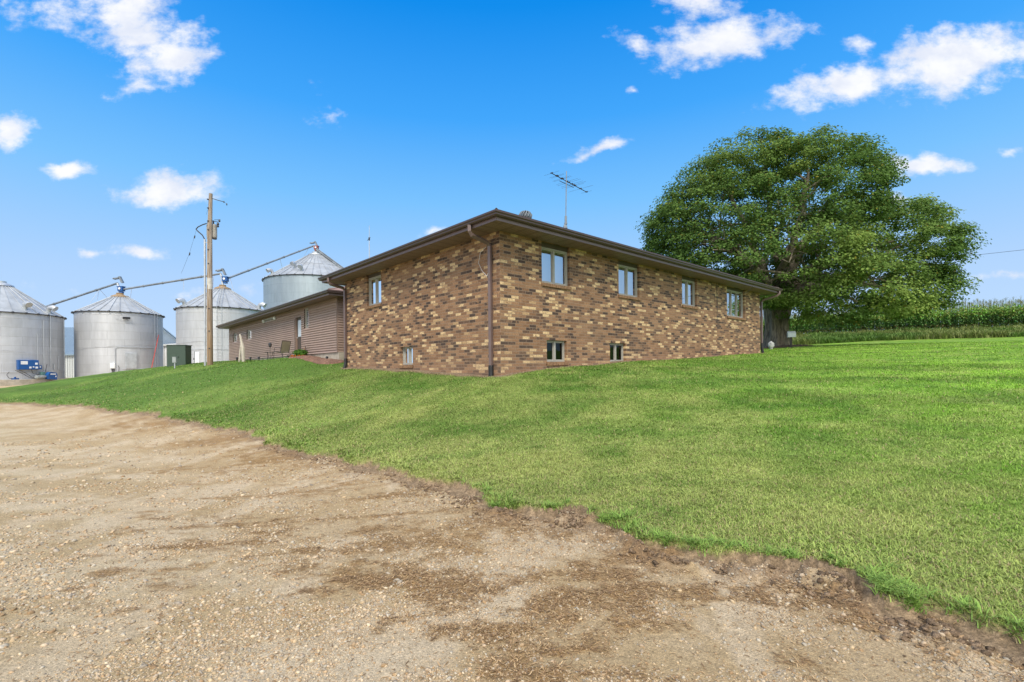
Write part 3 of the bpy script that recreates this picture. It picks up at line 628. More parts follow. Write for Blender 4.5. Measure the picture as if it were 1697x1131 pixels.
def downspout(fr, pts, parent, boot=True):
    mb = MB(fr); mb.tube([fr.P(*p) for p in pts], [0.06] * len(pts), 4, phase=math.pi / 4)
    for z in (pts[-1][2] + 1.0, pts[-1][2] + 2.3):
        x, y = pts[-1][0], pts[-1][1]; mb.box(x - .045, x + .045, y - .045, y + .045, z, z + .03)
    o = mb.build('downspout', M_fascia, parent)
    if boot:
        x, y, z = pts[-1]; b = MB(fr); g = boot
        b.tube([fr.P(x, y, z + .06), fr.P(x, y, z - .1), fr.P(x + g[0] * .4, y + g[1] * .4, z - .32), fr.P(x + g[0], y + g[1], z - .55)], [.066, .066, .07, .07], 6)
        b.build('drain_boot', M_black, o)
    return o

# ------------------------------------------------------------------ the brick house
LA, LB, SO = 17.0, 9.6, 0.65; ZS = 5.165
house = thing('brick_house', (C0[0], C0[1], 1.2), 'long low house of blended brown, tan and charcoal brick with a shallow hip roof', 'house')
mb = MB()
opsR = [(1.56, 2.75, 4.0, ZS), (5.20, 6.43, 4.0, ZS), (9.37, 10.56, 4.0, ZS), (13.32, 15.23, 3.82, ZS), (1.73, 2.58, 1.77, 2.385), (4.68, 5.55, 1.77, 2.385)]
opsL = [(6.50, 7.65, 3.98, ZS), (4.37, 5.17, 1.75, 2.35)]
wall_face(mb, HF, (0, 0), (1, 0), (0, -1), LA, 0.6, ZS, opsR, 0.12, u0=0.127)
wall_face(mb, HF, (0, 0), (0, 1), (-1, 0), LB, 0.6, ZS, opsL, 0.12, u0=30)
wall_face(mb, HF, (LA, 0), (0, 1), (1, 0), LB, 0.6, ZS, [], 0.12, u0=60)
wall_face(mb, HF, (0, LB), (1, 0), (0, 1), LA, 0.6, ZS, [], 0.12, u0=90)
mb.build('brick_wall', M_brick, house)
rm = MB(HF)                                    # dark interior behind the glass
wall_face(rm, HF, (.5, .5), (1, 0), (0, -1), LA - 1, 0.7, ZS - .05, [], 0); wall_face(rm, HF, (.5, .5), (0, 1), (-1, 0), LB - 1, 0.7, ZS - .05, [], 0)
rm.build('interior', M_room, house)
cu = ['blind', 'blind', 'drape', None]
for k in range(4): make_window(house, HF, (0, 0), (1, 0), (0, -1), opsR[k], 3 if k == 3 else 2, curtain=cu[k], label='triple window reflecting the tree' if k == 3 else None)
for k in (4, 5): make_window(house, HF, (0, 0), (1, 0), (0, -1), opsR[k], 2, frieze=False, curtain=None, glass=M_glassd, fw=0.04, label='small basement window with dark greenish glass')
make_window(house, HF, (0, 0), (0, 1), (-1, 0), opsL[0], 2, curtain='blind')
make_window(house, HF, (0, 0), (0, 1), (-1, 0), opsL[1], 2, frieze=False, curtain='blind', fw=0.04)
soffit(HF, 0, LA, 0, LB, SO, ZS, house)
perim(HF, -SO, LA + SO, -SO, LB + SO, [(0, ZS - .02), (.022, ZS - .02), (.022, ZS + .19), (0, ZS + .19)], M_fascia, 'fascia', house)
gutter(HF, -SO - .022, LA + SO + .022, -SO - .022, LB + SO + .022, ZS + .065, house)
hip_roof(HF, -SO - .06, LA + SO + .06, -SO - .06, LB + SO + .06, ZS + .235, 0.25, M_shingle, house)
downspout(HF, [(-.73, .31, ZS + .07), (-.73, .31, ZS - .08), (-.66, .31, ZS - .17), (-.16, .31, ZS - .27), (-.07, .31, ZS - .36), (-.07, .31, 1.62)], house, (-.02, .0))
downspout(HF, [(-.73, 9.45, ZS + .07), (-.73, 9.45, ZS - .08), (-.66, 9.45, ZS - .17), (-.16, 9.45, ZS - .27), (-.07, 9.45, ZS - .36), (-.07, 9.45, 2.0)], house, (-.1, .0))
downspout(HF, [(17.5, -.73, ZS + .07), (17.5, -.73, ZS - .06), (17.44, -.64, ZS - .14), (17.16, -.10, ZS - .33), (17.12, -.03, ZS - .42), (17.12, -.03, 2.65)], house, (.05, -.05))
mb = MB()
mb.tube([HF.P(-.03, .52, 4.83), HF.P(-.06, .72, 4.72), HF.P(-.06, .80, 4.45), HF.P(-.06, .66, 4.22), HF.P(-.13, .36, 4.02), HF.P(-.13, .31, 4.1)], .0045, 5)
mb.build('cable_loop', M_white, house, smooth=True)
mb = MB()
mb.tube([HF.P(14.6, -.62, ZS), HF.P(14.2, -.52, ZS - .28), HF.P(13.7, -.06, ZS - .42), HF.P(13.4, -.03, ZS - .30)], .012, 5)
mb.build('cable', M_darkm, house); mb = MB()
mb.tube([HF.P(12.3, -.02, ZS), HF.P(12.32, -.02, 4.4), HF.P(12.3, -.02, 3.5)], .010, 5)
mb.build('cable', M_darkm, house)
# a small roof vent near the near hip
mb = MB(HF); zr = ZS + .235 + (.35 + .71) * .25
vent = thing('roof_vent', HF.P(2.15, 1.25, ZS + .6), 'small grey-green turbine vent standing on the brick house roof near its corner', 'roof vent')
mb.lathe(*HF.P(2.15, 1.25, 0)[:2], [(.16, ZS + .60), (.14, ZS + .78), (.12, ZS + 1.0)], 12); mb.build('base', M_galv, vent, smooth=True)
mb = MB(HF); cx, cy, _ = HF.P(2.15, 1.25, 0)
for k in range(14):
    an = k / 14 * 2 * math.pi
    pts = [(cx + r * math.cos(an + tw), cy + r * math.sin(an + tw), z) for r, z, tw in ((.12, ZS + 1.0, 0), (.19, ZS + 1.07, .2), (.20, ZS + 1.14, .35), (.14, ZS + 1.22, .5), (.03, ZS + 1.26, .6))]
    mb.tube(pts, .02, 4)
mb.lathe(cx, cy, [(.14, ZS + 1.0), (.155, ZS + 1.12), (.05, ZS + 1.24)], 12); mb.build('turbine_head', M_tube, vent)

# ------------------------------------------------------------------ siding garage
GL, GA, ZG, ZB = 21.0, 8.6, 4.985, 2.44
gar = thing('siding_garage', (G0[0], G0[1], 2.0), 'long low wing in mauve-brown lap siding on a concrete foundation behind the brick house', 'garage')
go = [(4.72, 5.75, 2.45, 4.57), (3.70, 4.27, 3.83, 4.88), (18.62, 19.72, 3.83, 4.47), (14.67, 15.72, 3.83, 4.49)]
mb = MB()
wall_face(mb, GF, (0, 0), (0, 1), (-1, 0), GL, ZB, ZG, go, 0.13, course=0.1165, lapd=0.06)
wall_face(mb, GF, (0, 0), (1, 0), (0, -1), GA, ZB, ZG, [], 0.1, course=0.1165, lapd=0.06)
wall_face(mb, GF, (GA, 0), (0, 1), (1, 0), GL, ZB, ZG, [], 0.1, course=0.1165, lapd=0.06)
wall_face(mb, GF, (0, GL), (1, 0), (0, 1), GA, ZB, ZG, [], 0.1, course=0.1165, lapd=0.06)
mb.build('siding_wall', [M_siding], gar)
for q in ((-.03, .075, -.03, .07), (-.032, .07, GL - .07, GL + .03)): mb = MB(GF); mb.box(*q, ZB - .01, ZG); mb.build('corner_trim', M_trim, gar)
mb = MB(GF); mb.box(.01, GA, -.10, GL, 0.9, ZB - .012); mb.build('foundation', M_conc, gar)
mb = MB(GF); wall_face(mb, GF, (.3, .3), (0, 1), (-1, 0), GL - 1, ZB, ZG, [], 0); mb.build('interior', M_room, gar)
soffit(GF, 0, GA, 0, GL, SO, ZG, gar)
perim(GF, -SO, GA + SO, -SO, GL + SO, [(0, ZG - .02), (.022, ZG - .02), (.022, ZG + .17), (0, ZG + .17)], M_fascia, 'fascia', gar)
gutter(GF, -SO - .022, GA + SO + .022, -SO - .022, GL + SO + .022, ZG + .06, gar)
hip_roof(GF, -SO - .06, GA + SO + .06, -SO - .06, GL + SO + .06, ZG + .22, 0.30, M_shingle2, gar)
for k in (1, 2, 3): make_window(gar, GF, (0, 0), (0, 1), (-1, 0), go[k], 1, inset=0.02, frieze=False, curtain='blind', sill=False, fw=.06, label='tall narrow window beside the door' if k == 1 else None)
f = WF(GF, (0, 0), (0, 1), (-1, 0)).f; s0, s1, z0, z1 = go[0]
mb = MB(f); mb.box(s0, s0 + .06, -.13, .03, z0, z1); mb.box(s1 - .06, s1, -.13, .03, z0, z1); mb.box(s0 + .06, s1 - .06, -.13, .03, z1 - .06, z1); mb.build('door_frame', M_trim, gar)
mb = MB(f); mb.box(s0 + .06, s1 - .06, -.12, -.075, z0, z1 - .06); mb.box(s0 + .16, s1 - .16, -.075, -.065, z0 + .15, z0 + .85); dr = mb.build('door', M_frieze, gar)
mb = MB(f); mb.box(s0 + .20, s1 - .2, -.075, -.062, z0 + 1.0, z1 - .22); mb.build('door_glass', pmat('door_pane', (.55, .62, .68), .08, 0, .05), dr)
mb = MB(f); mb.tube([f.P(s1 - .13, -.075, z0 + .95), f.P(s1 - .13, -.02, z0 + .95), f.P(s1 - .22, -.02, z0 + .95)], .014, 6); mb.build('handle', M_white, dr)
mb = MB(f); s_, zz = 9.2, 4.72                                  # ornamental plaque under the eave
plq = thing('wall_plaque', f.P(10.3, .03, 4.72), 'silvery openwork ornament fixed under the garage eave', 'wall ornament')
for s_ in np.linspace(9.25, 11.35, 16): mb.tube([f.P(s_, .04, 4.69 + .0 * s_), f.P(s_ + .12, .04, 4.87)], .012, 4); mb.tube([f.P(s_ + .12, .04, 4.69), f.P(s_, .04, 4.87)], .012, 4)
mb.tube([f.P(9.2, .04, 4.69), f.P(11.5, .04, 4.69)], .018, 5); mb.tube([f.P(9.2, .04, 4.88), f.P(11.5, .04, 4.88)], .018, 5); mb.build('scrollwork', M_galv, plq)
for s_ in (9.2, 11.5): mb = MB(f); mb.lathe(*f.P(s_, .07, 0)[:2], [(.02, 4.66), (.09, 4.70), (.11, 4.78), (.09, 4.87), (.02, 4.91)], 12); mb.build('knob', M_white, plq, smooth=True)

# ------------------------------------------------------------------ antennas
ax, ay, az = 2.13, 18.7, 5.9
ant = thing('tv_antenna', (ax, ay, 5.9), 'slightly leaning television aerial with a comb-like boom on the brick house roof', 'antenna')
top = Vector((2.19, 18.7, 9.2)); base = Vector((2.12, 18.7, 6.3))
mb = MB(); mb.tube([base, base.lerp(top, .3)], .026, 6); mb.tube([base.lerp(top, .3), top], .018, 6)
mb.tube([base.lerp(top, .30), base.lerp(top, .40)], .045, 8); mb.tube([base.lerp(top, .29), base.lerp(top, .31)], .06, 8)
mb.build('mast', M_tube, ant)
mb = MB()
for k in range(3):
    an = k * 2.09 + .4; mb.tube([base + Vector((0, 0, .85)), base + Vector((.42 * math.cos(an), .42 * math.sin(an), .0))], .017, 5)
mb.lathe(base.x, base.y, [(.09, base.z + .68), (.07, base.z + .78), (.03, base.z + .86)], 8); mb.build('tripod', M_tube, ant)
mb = MB(); b0 = Vector((1.62, 18.0, 8.78)); b1 = Vector((2.88, 19.6, 8.62))
b0 = Vector((1.52, 17.9, 8.82)); b1 = Vector((3.18, 19.94, 8.82))
mb.tube([b0, b1], .016, 5)
c0_ = b0 + (b1 - b0) * .22 + Vector((0, 0, -.13)); c1_ = b0 + (b1 - b0) * .6 + Vector((0, 0, -.10)); mb.tube([c0_, c1_], .012, 5); mb.build('boom', M_darkm, ant)
el_ = Vector((.776, -.63, 0)).normalized()
for tt, ln in ((.02, .42), (.14, .40), (.17, .36), (.27, .5), (.30, .5), (.42, .62), (.47, .66), (.55, .62), (.60, .70), (.64, .5), (.80, .72), (.98, .3)):
    mb = MB(); p = b0 + (b1 - b0) * tt; mb.tube([p - el_ * ln * .8, p + el_ * ln * .8], .0035, 4); mb.tube([p - el_ * .05 + Vector((0, 0, .01)), p + el_ * .05 + Vector((0, 0, .01))], .022, 5); mb.build('element', M_darkm, ant)
rad = thing('radio_mast', (-10.3, 35.2, 6.0), 'thin upright radio whip rising above the garage roof', 'antenna')
mb = MB(); mb.tube([(-10.3, 35.2, 5.6), (-10.3, 35.2, 10.6), (-10.28, 35.2, 12.1)], [.035, .03, .014], 6); mb.build('mast', M_galv, rad)
mb = MB(); mb.tube([(-10.45, 35.2, 11.0), (-10.2, 35.2, 11.25)], .014, 4); mb.lathe(-10.3, 35.2, [(.03, 11.0), (.06, 11.05), (.06, 11.2), (.03, 11.25)], 6); mb.build('coil', M_darkm, rad)

# ------------------------------------------------------------------ grain bins
def az_pt(c, r, deg, z): return (c[0] + r * math.cos(R(deg)), c[1] + r * math.sin(R(deg)), z)
def ladder(mb, fn, z0, z1, w=.2, step=.3, rr=.012):
    """fn(side, z) -> point"""
    mb.tube([fn(-1, z0), fn(-1, z1)], rr * 1.5, 4); mb.tube([fn(1, z0), fn(1, z1)], rr * 1.5, 4)
    z = z0 + .15
    while z < z1: mb.tube([fn(-1, z), fn(1, z)], rr, 4); z += step
def make_bin(name, c, r, zb, ze, rise, label, mat, npan=30, capr=.42, ladder_az=None, door=None, hatch=None, vents=(), base_z=None, cap_mat=None, rings=False):
    t = thing(name, (c[0], c[1], zb), label, 'grain bin', 'round metal grain bins in the farmyard')
    mb = MB(); mb.lathe(c[0], c[1], [(r, zb), (r, ze)], 72, caps=False); w = mb.build('bin_wall', mat, t, smooth=True)
    mb = MB()
    zc = ze + rise
    for k in range(npan):
        a0, a1 = 360 * k / npan, 360 * (k + 1) / npan; am = (a0 + a1) / 2
        P0, P1 = az_pt(c, r + .10, a0, ze - .03), az_pt(c, r + .10, a1, ze - .03); Q0, Q1 = az_pt(c, capr, a0, zc), az_pt(c, capr, a1, zc)
        mb.face([P0, P1, Q1, Q0], [(0, 0), (1, 0), (1, 1), (0, 1)])
    mb.build('roof', M_roofm, t)
    mb = MB()
    for k in range(npan):
        a0 = 360 * k / npan; q = Vector(az_pt(c, r + .10, a0, ze - .0)); p = Vector(az_pt(c, capr, a0, zc + .03)); mb.tube([q, p], .03, 4)
    for fr_ in ((.5,) if rings else ()):
        rr_ = r + (capr - r) * fr_; mb.tube([az_pt(c, rr_, a_, ze + rise * fr_ + .04) for a_ in range(0, 361, 6)], .02, 4)
    mb.build('roof_ribs', M_roofm, t)
    mb = MB(); mb.tube([az_pt(c, r + .09, a_, ze - .05) for a_ in range(0, 361, 5)], .045, 5)
    for k in range(npan): x, y, z = az_pt(c, r + .13, 360 * k / npan, ze - .04); mb.box(x - .06, x + .06, y - .06, y + .06, z - .07, z + .07)
    mb.build('eave_clips', M_darkm, t)
    mb = MB(); mb.lathe(c[0], c[1], [(capr + .42, zc - .22), (capr + .38, zc - .10), (capr + .05, zc + .06), (capr * .8, zc + .1), (capr * .8, zc + .26), (capr * .1, zc + .30)], 24); mb.build('roof_cap', cap_mat or M_rust, t, smooth=True)
    if ladder_az is not None:
        fn = lambda s, z: (c[0] + (r + .12) * math.cos(R(ladder_az)) - s * .2 * math.sin(R(ladder_az)), c[1] + (r + .12) * math.sin(R(ladder_az)) + s * .2 * math.cos(R(ladder_az)), z)
        mb = MB(); ladder(mb, fn, zb + .2, ze)
        tl = lambda s, q: Vector(az_pt(c, r + .1 + (capr - r) * q, ladder_az, ze + rise * q + .09)) + Vector((-math.sin(R(ladder_az)), math.cos(R(ladder_az)), 0)) * s * .2
        for s in (-1, 1): mb.tube([tl(s, 0), tl(s, .95)], .018, 4)
        for q in np.arange(.05, .95, .08): mb.tube([tl(-1, q), tl(1, q)], .014, 4)
        mb.build('ladder', M_galv, t)
    def plate(deg, w, z0, z1, proud, mat, nm, inner=True):
        rd = Vector((math.cos(R(deg)), math.sin(R(deg)), 0)); tg = (-math.sin(R(deg)), math.cos(R(deg)))
        f = Fr((c[0], c[1], 0), tg, (rd.x, rd.y)); mb = MB(f); mb.box(-w / 2, w / 2, r - .15, r + proud, z0, z1)
        if inner: mb.box(-w / 2 + .06, w / 2 - .06, r + proud, r + proud + .03, z0 + .06, z1 - .06)
        return mb.build(nm, mat, t, bevel=.01), f
    if door: o, f = plate(door[0], door[1], door[2], door[3], .06, M_white, 'door')
    if door: b = MB(f); b.box(-.33, -.27, r + .09, r + .13, (door[2] + door[3]) / 2, (door[2] + door[3]) / 2 + .16); b.build('latch', M_darkm, o)
    if hatch: plate(*hatch, .10, M_galv, 'access_hatch')
    for deg, q in vents:
        p = Vector(az_pt(c, r + (capr - r) * q, deg, ze + rise * q)); rd = Vector((math.cos(R(deg)), math.sin(R(deg)), 0))
        mb = MB(); mb.tube([p - Vector((0, 0, .1)), p + Vector((0, 0, .28)), p + rd * .12 + Vector((0, 0, .46)), p + rd * .42 + Vector((0, 0, .48)), p + rd * .62 + Vector((0, 0, .34))], [.17, .19, .22, .25, .27], 10)
        mb.build('roof_vent', M_galv, t, smooth=True)
    if base_z is not None:
        mb = MB(); mb.lathe(c[0], c[1], [(r + .28, base_z), (r + .28, zb - .02), (r + .24, zb)], 64); mb.build('concrete_base', M_conc, t)
    return t, w
B1, B2, B3, B4 = (-48.2, 45.6), (-41.85, 51.7), (-30.5, 51.1), (-26.4, 65.5)
bin1, w1 = make_bin('grain_bin', B1, 4.4, 1.07, 7.12, 2.95, 'squat grey grain bin with blue boxes on its wall, cut by the left edge', M_bin, 32, .55, None, None, None, [(-20, .13), (7.5, .09), (-60, .13)], base_z=.2, cap_mat=M_galv)
bin2, w2 = make_bin('grain_bin', B2, 3.7, 0.98, 7.78, 2.05, 'squat grey grain bin with square hatch, small floodlight and red rod leaning on it', M_bin, 28, .4, 0.2, None, (-38, .95, 1.93, 3.6), [], base_z=.5)
bin3, w3 = make_bin('grain_bin', B3, 4.1, 1.7, 7.96, 2.5, 'pale grain bin with ladder and two white roof hoods behind the utility pole', M_bin, 28, .4, -63.7, (-91, .42, 2.02, 3.49), None, [(-118, .08), (0.8, .08)], base_z=1.2)
bin4, w4 = make_bin('grain_bin', B4, 6.4, 1.5, 13.4, 3.95, 'tallest, bluish grain bin towering behind the garage roof', M_bin4, 40, .6, None, None, None, [(-130, .10), (-86, .16), (-100, .30)], base_z=1.0, cap_mat=M_galv, rings=True)
# extra conduits and panels that belong to the bins
mb = MB()
for deg, z0, z1, rr in ((-5.3, 1.1, 6.6, .03), (3.1, 2.2, 7.2, .035), (-12.0, 1.1, 5.2, .02), (33, .9, 7.1, .03), (30, .9, 7.1, .02)): mb.tube([az_pt(B1, 4.46, deg, z0), az_pt(B1, 4.46, deg, z1)], rr, 5)
mb.tube([az_pt(B1, 4.47, d_, 3.55 + .10 * math.sin(d_ * .11)) for d_ in range(-60, 32, 3)], .012, 4)
mb.tube([az_pt(B1, 4.47, d_, 1.75 - .0 * d_) for d_ in range(-60, 10, 3)], .02, 4)
mb.tube([az_pt(B1, 4.46, 16, 1.95), az_pt(B1, 4.46, 16, 3.2), az_pt(B1, 4.46, 20, 3.3)], .03, 5); mb.tube([az_pt(B1, 4.46, 8, 1.95), az_pt(B1, 4.46, 8, 2.5)], .05, 6); mb.tube([az_pt(B1, 4.46, 16, 1.95), az_pt(B1, 4.46, 22, 1.92), az_pt(B1, 4.46, 28, 1.92)], .02, 5)
mb.build('conduit', M_galv, bin1)
mb = MB()
mb.tube([az_pt(B2, 3.76, -57.4, 2.5), az_pt(B2, 3.76, -57.4, 4.0), az_pt(B2, 3.76, -54.5, 4.15)] + [az_pt(B2, 3.76, d_, 4.17) for d_ in range(-52, 1, 5)], .03, 5)
mb.tube([az_pt(B2, 3.76, d_, 4.25 + .006 * (d_ + 60)) for d_ in range(-120, 1, 5)], .012, 4); mb.tube([az_pt(B2, 3.76, d_, 1.95) for d_ in range(-50, -15, 5)], .02, 4); mb.tube([az_pt(B2, 3.76, -43.8, 7.1), az_pt(B2, 3.76, -50, 6.85), az_pt(B2, 3.76, -57, 7.05)], .012, 4)
mb.build('conduit', M_galv, bin2)
mb = MB(); mb.tube([az_pt(B3, 4.15, d_, 3.75) for d_ in range(-100, -30, 5)], .02, 4); mb.tube([az_pt(B3, 4.15, d_, 4.9 + .004 * d_) for d_ in range(-150, -70, 5)], .012, 4); mb.tube([az_pt(B3, 4.15, -95, 2.1), az_pt(B3, 4.15, -95, 3.6)], .025, 5); mb.build('conduit', M_galv, bin3)
def wall_fr(c, deg): return Fr((c[0], c[1], 0), (-math.sin(R(deg)), math.cos(R(deg))), (math.cos(R(deg)), math.sin(R(deg))))
f = wall_fr(B1, -21.8)
cb_ = thing('control_cabinet', f.P(0, 4.5, 1.92), 'wide blue control cabinet with pale stickers on the leftmost bin', 'electrical cabinet')
mb = MB(f); mb.box(-.72, .72, 4.36, 4.68, 1.95, 2.82); mb.box(-.70, .70, 4.68, 4.71, 1.97, 2.80); bx = mb.build('cabinet_body', M_blue, cb_, bevel=.015)
for q in ((-.56, -.08, 2.42, 2.72), (.44, .62, 2.40, 2.58), (.02, .18, 2.06, 2.22), (.46, .64, 2.06, 2.22), (.27, .38, 2.14, 2.24)): mb = MB(f); mb.box(q[0], q[1], 4.712, 4.722, q[2], q[3]); mb.build('sticker', M_white, bx)
f = wall_fr(B1, -11.5)
sb_ = thing('junction_box', f.P(0, 4.5, 2.0), 'small blue junction box to the right of the wide blue cabinet', 'junction box')
mb = MB(f); mb.box(-.10, .14, 4.38, 4.62, 2.0, 2.32); mb.box(-.13, .17, 4.62, 4.66, 1.98, 2.34); mb.build('box_body', M_blue, sb_, bevel=.01); mb = MB(f); mb.box(-.02, .08, 4.66, 4.672, 2.12, 2.26); mb.build('sticker', M_white, sb_)
f = wall_fr(B1, -1.5)
un = thing('unload_motor', f.P(0, 4.9, .9), 'blue hooded unloading auger drive with grey motor at the foot of the leftmost bin', 'auger drive')
mb = MB(f)
P = f.P; prof = [(-.42, 1.05), (.36, 1.0), (.40, 1.45), (.26, 1.66), (-.30, 1.72), (-.50, 1.45)]
for o_ in (0,):
    A_ = [P(s, 4.72, z) for s, z in prof]; B_ = [P(s, 5.05, z) for s, z in prof]; mb.face(A_); mb.face(B_[::-1])
    for k in range(6): mb.face([A_[k], B_[k], B_[(k + 1) % 6], A_[(k + 1) % 6]])
hd = mb.build('belt_guard', M_blue, un)
for q in ((-.28, .24, 1.46, 1.57), (.18, .3, 1.24, 1.36)): mb = MB(f); mb.box(q[0], q[1], 5.052, 5.06, q[2], q[3]); mb.build('sticker', M_white, hd)
mb = MB(f); mb.tube([P(-1.35, 4.72, 1.25), P(-1.28, 4.72, 1.25), P(-.75, 4.72, 1.27), P(-.45, 4.8, 1.3)], [.10, .17, .17, .08], 12); mb.build('motor', M_gbox, un)
mb = MB(f); mb.box(-.75, -.45, 4.5, 4.75, 1.45, 1.72); mb.build('gearbox', pmat('green_gear', (.10, .22, .20), .5), un)
mb = MB(f); mb.tube([P(-.42, 4.7, 1.7), P(-.25, 4.7, 2.45)], .025, 5); mb.build('handle', M_darkm, un)
for k, pts in enumerate(([(-1.75, 4.75, 1.95), (-1.65, 4.8, 1.6), (-1.3, 4.85, 1.5), (-.8, 4.7, 1.55)], [(-3.3, 4.4, 1.75), (-3.6, 4.5, 1.5), (-3.5, 4.6, 1.2), (-3.1, 4.7, 1.1)], [(-2.9, 4.5, 1.9), (-2.3, 4.6, 1.55), (-1.9, 4.7, 1.25), (-1.3, 4.7, 1.15)], [(-2.6, 4.5, 1.9), (-2.2, 4.6, 1.7), (-1.7, 4.7, 1.3)])):
    mb = MB(f); mb.tube([P(*p) for p in pts], .022, 5); mb.build('power_cable', M_darkm, un)
mb = MB(f); mb.box(-3.25, -2.85, 4.5, 4.8, 1.08, 1.2); mb.box(-3.1, -3.0, 4.6, 4.7, 1.2, 1.32); mb.build('foot_bracket', M_blue, un)
f = wall_fr(B2, -43.8)
fl = thing('floodlight', f.P(0, 3.8, 7.0), 'small dark floodlight under the eave of the second bin from the left', 'floodlight')
mb = MB(f); mb.box(-.30, .30, 3.86, 4.02, 7.0, 7.22); mb.box(-.05, .05, 3.65, 3.86, 7.08, 7.14); fo = mb.build('housing', M_darkm, fl); mb = MB(f); mb.box(-.26, .26, 4.02, 4.035, 7.03, 7.19); mb.build('lens', M_black, fo)
f = wall_fr(B2, -60.6)
mtb = thing('meter_box', f.P(0, 3.7, 1.5), 'pale meter box with dangling cables on the hatch side of the second bin', 'meter box')
mb = MB(f); mb.box(-.20, .20, 3.6, 3.9, 2.0, 2.55); mb.box(-.17, .17, 3.9, 3.92, 2.05, 2.5); mb.build('box_body', M_white, mtb, bevel=.01); 
for s_ in (-.08, 0, .1): mb = MB(f); mb.tube([f.P(s_, 3.8, 2.02), f.P(s_ + .05, 3.82, 1.7), f.P(s_ - .04, 3.82, 1.4)], .03, 5); mb.build('cable', M_darkm, mtb)
mb = MB(f); mb.tube([f.P(.45, 3.76, 1.4), f.P(.5, 3.76, 2.1), f.P(.42, 3.76, 2.3)], .025, 5); mb.build('cable', M_darkm, mtb)
mb = MB(); mb.tube([az_pt(B2, 5.0, -23, 1.35), az_pt(B2, 3.82, 6, 5.6)], .035, 6); mb.tube([az_pt(B2, 4.95, -22.5, 1.4), az_pt(B2, 4.85, -21, 1.75)], .05, 6)
tag(mb.build('leaning_rod', M_red, None), 'long thin red rod leaning against the second grain bin', 'rod')

# ------------------------------------------------------------------ overhead augers linking the bins
def auger(p0, p1, head, cap, label, red=False, blue_at=None, stays=()):
    t = thing('grain_auger', tuple(p0), label, 'auger', 'overhead augers linking the bins')
    p0, p1 = Vector(p0), Vector(p1); d = (p1 - p0).normalized(); mb = MB(); mb.tube([p0, p1], .105, 10)
    for k in range(1, 5): q = p0.lerp(p1, k / 5); mb.tube([q - d * .08, q + d * .08], .135, 10)
    mb.build('tube', M_tube, t, smooth=True)
    h = Vector(head); f = Fr((h.x, h.y, h.z), (1, 0))
    if head is not None:
        mb = MB(f); mb.tube([(h.x - .55, h.y, h.z + .08), (h.x - .1, h.y, h.z + .15)], .12, 10); mb.tube([(h.x - .72, h.y, h.z + .10), (h.x - .6, h.y, h.z + .12)], .09, 8); mb.build('motor', M_tube, t, smooth=True)
        mb = MB(f); A_ = [(-.10, .30), (.08, .33), (.40, -.36), (.20, -.38)]
        fr1 = [f.P(a, -.12, z) for a, z in A_]; fr2 = [f.P(a, .12, z) for a, z in A_]; mb.face(fr1); mb.face(fr2[::-1])
        for k in range(4): mb.face([fr1[k], fr2[k], fr2[(k + 1) % 4], fr1[(k + 1) % 4]])
        mb.build('belt_guard', M_tube, t)
    cpt = Vector(cap); mb = MB(); mb.tube([p1, p1.lerp(cpt, .35) + Vector((.05, 0, 0)), cpt.lerp(p1, .3), cpt], [.11, .11, .10, .12], 8); mb.build('spout', M_galv, t)
    if blue_at is not None:
        q = Vector(blue_at); mb = MB(Fr((q.x, q.y, q.z), (1, 0))); mb.box(-.26, .26, -.22, .22, -.26, .20); mb.box(-.34, .34, -.25, .25, .20, .25); mb.box(-.15, .18, -.15, .15, -.46, -.30); b_ = mb.build('drive_box', M_rustred if red else M_blue, t, bevel=.02)
        mb = MB(); mb.tube([(q.x, q.y - .25, q.z), (q.x, q.y - .28, q.z)], .12, 12); mb.build('cover_plate', M_white, b_)
    for (fr_, foot) in stays:
        mb = MB(); q = p0.lerp(p1, fr_); mb.tube([q, Vector(foot)], .022, 4); mb.build('stay', M_galv, t)
    return t
auger((-54.3, 52.6, 7.7), (-42.1, 51.7, 11.15), (-41.85, 51.7, 11.55), (-41.85, 51.7, 10.0), 'lowest auger tube, rising to the peak of the second bin', blue_at=(-41.7, 51.7, 10.55), stays=[(.83, (-44.1, 50.6, 8.9)), (.83, (-43.1, 50.3, 9.2)), (.83, (-43.3, 52.6, 9.0))])
auger((-41.4, 51.7, 10.5), (-30.7, 51.1, 11.93), (-30.5, 51.1, 12.15), (-30.45, 51.1, 10.5), 'middle auger tube, spanning from the second bin to the pale bin behind the pole', blue_at=(-30.2, 51.1, 11.35), stays=[(.08, (-40.2, 51.0, 9.4)), (.62, (-34.75, 51.3, 10.3)), (.93, (-31.0, 50.2, 10.2))])
auger((-30.0, 51.2, 11.45), (-26.75, 65.5, 18.45), (-26.5, 65.5, 18.75), (-26.4, 65.5, 17.5), 'highest auger tube, climbing to the peak of the tallest bin', red=True, blue_at=(-26.25, 65.3, 18.15), stays=[(.55, (-28.2, 59.8, 13.9)), (.02, (-28.9, 50.3, 10.0)), (.93, (-27.6, 64.4, 16.7))])
mb = MB(); mb.tube([(-26.2, 65.2, 17.9), (-19.6, 63.8, 13.0)], .16, 8); mb.tube([(-26.2, 65.0, 18.1), (-19.4, 63.5, 13.1)], .05, 5)
tag(mb.build('down_spout_tube', M_tube, None), 'steep metal chute running down the right side of the tallest bin roof', 'grain chute')

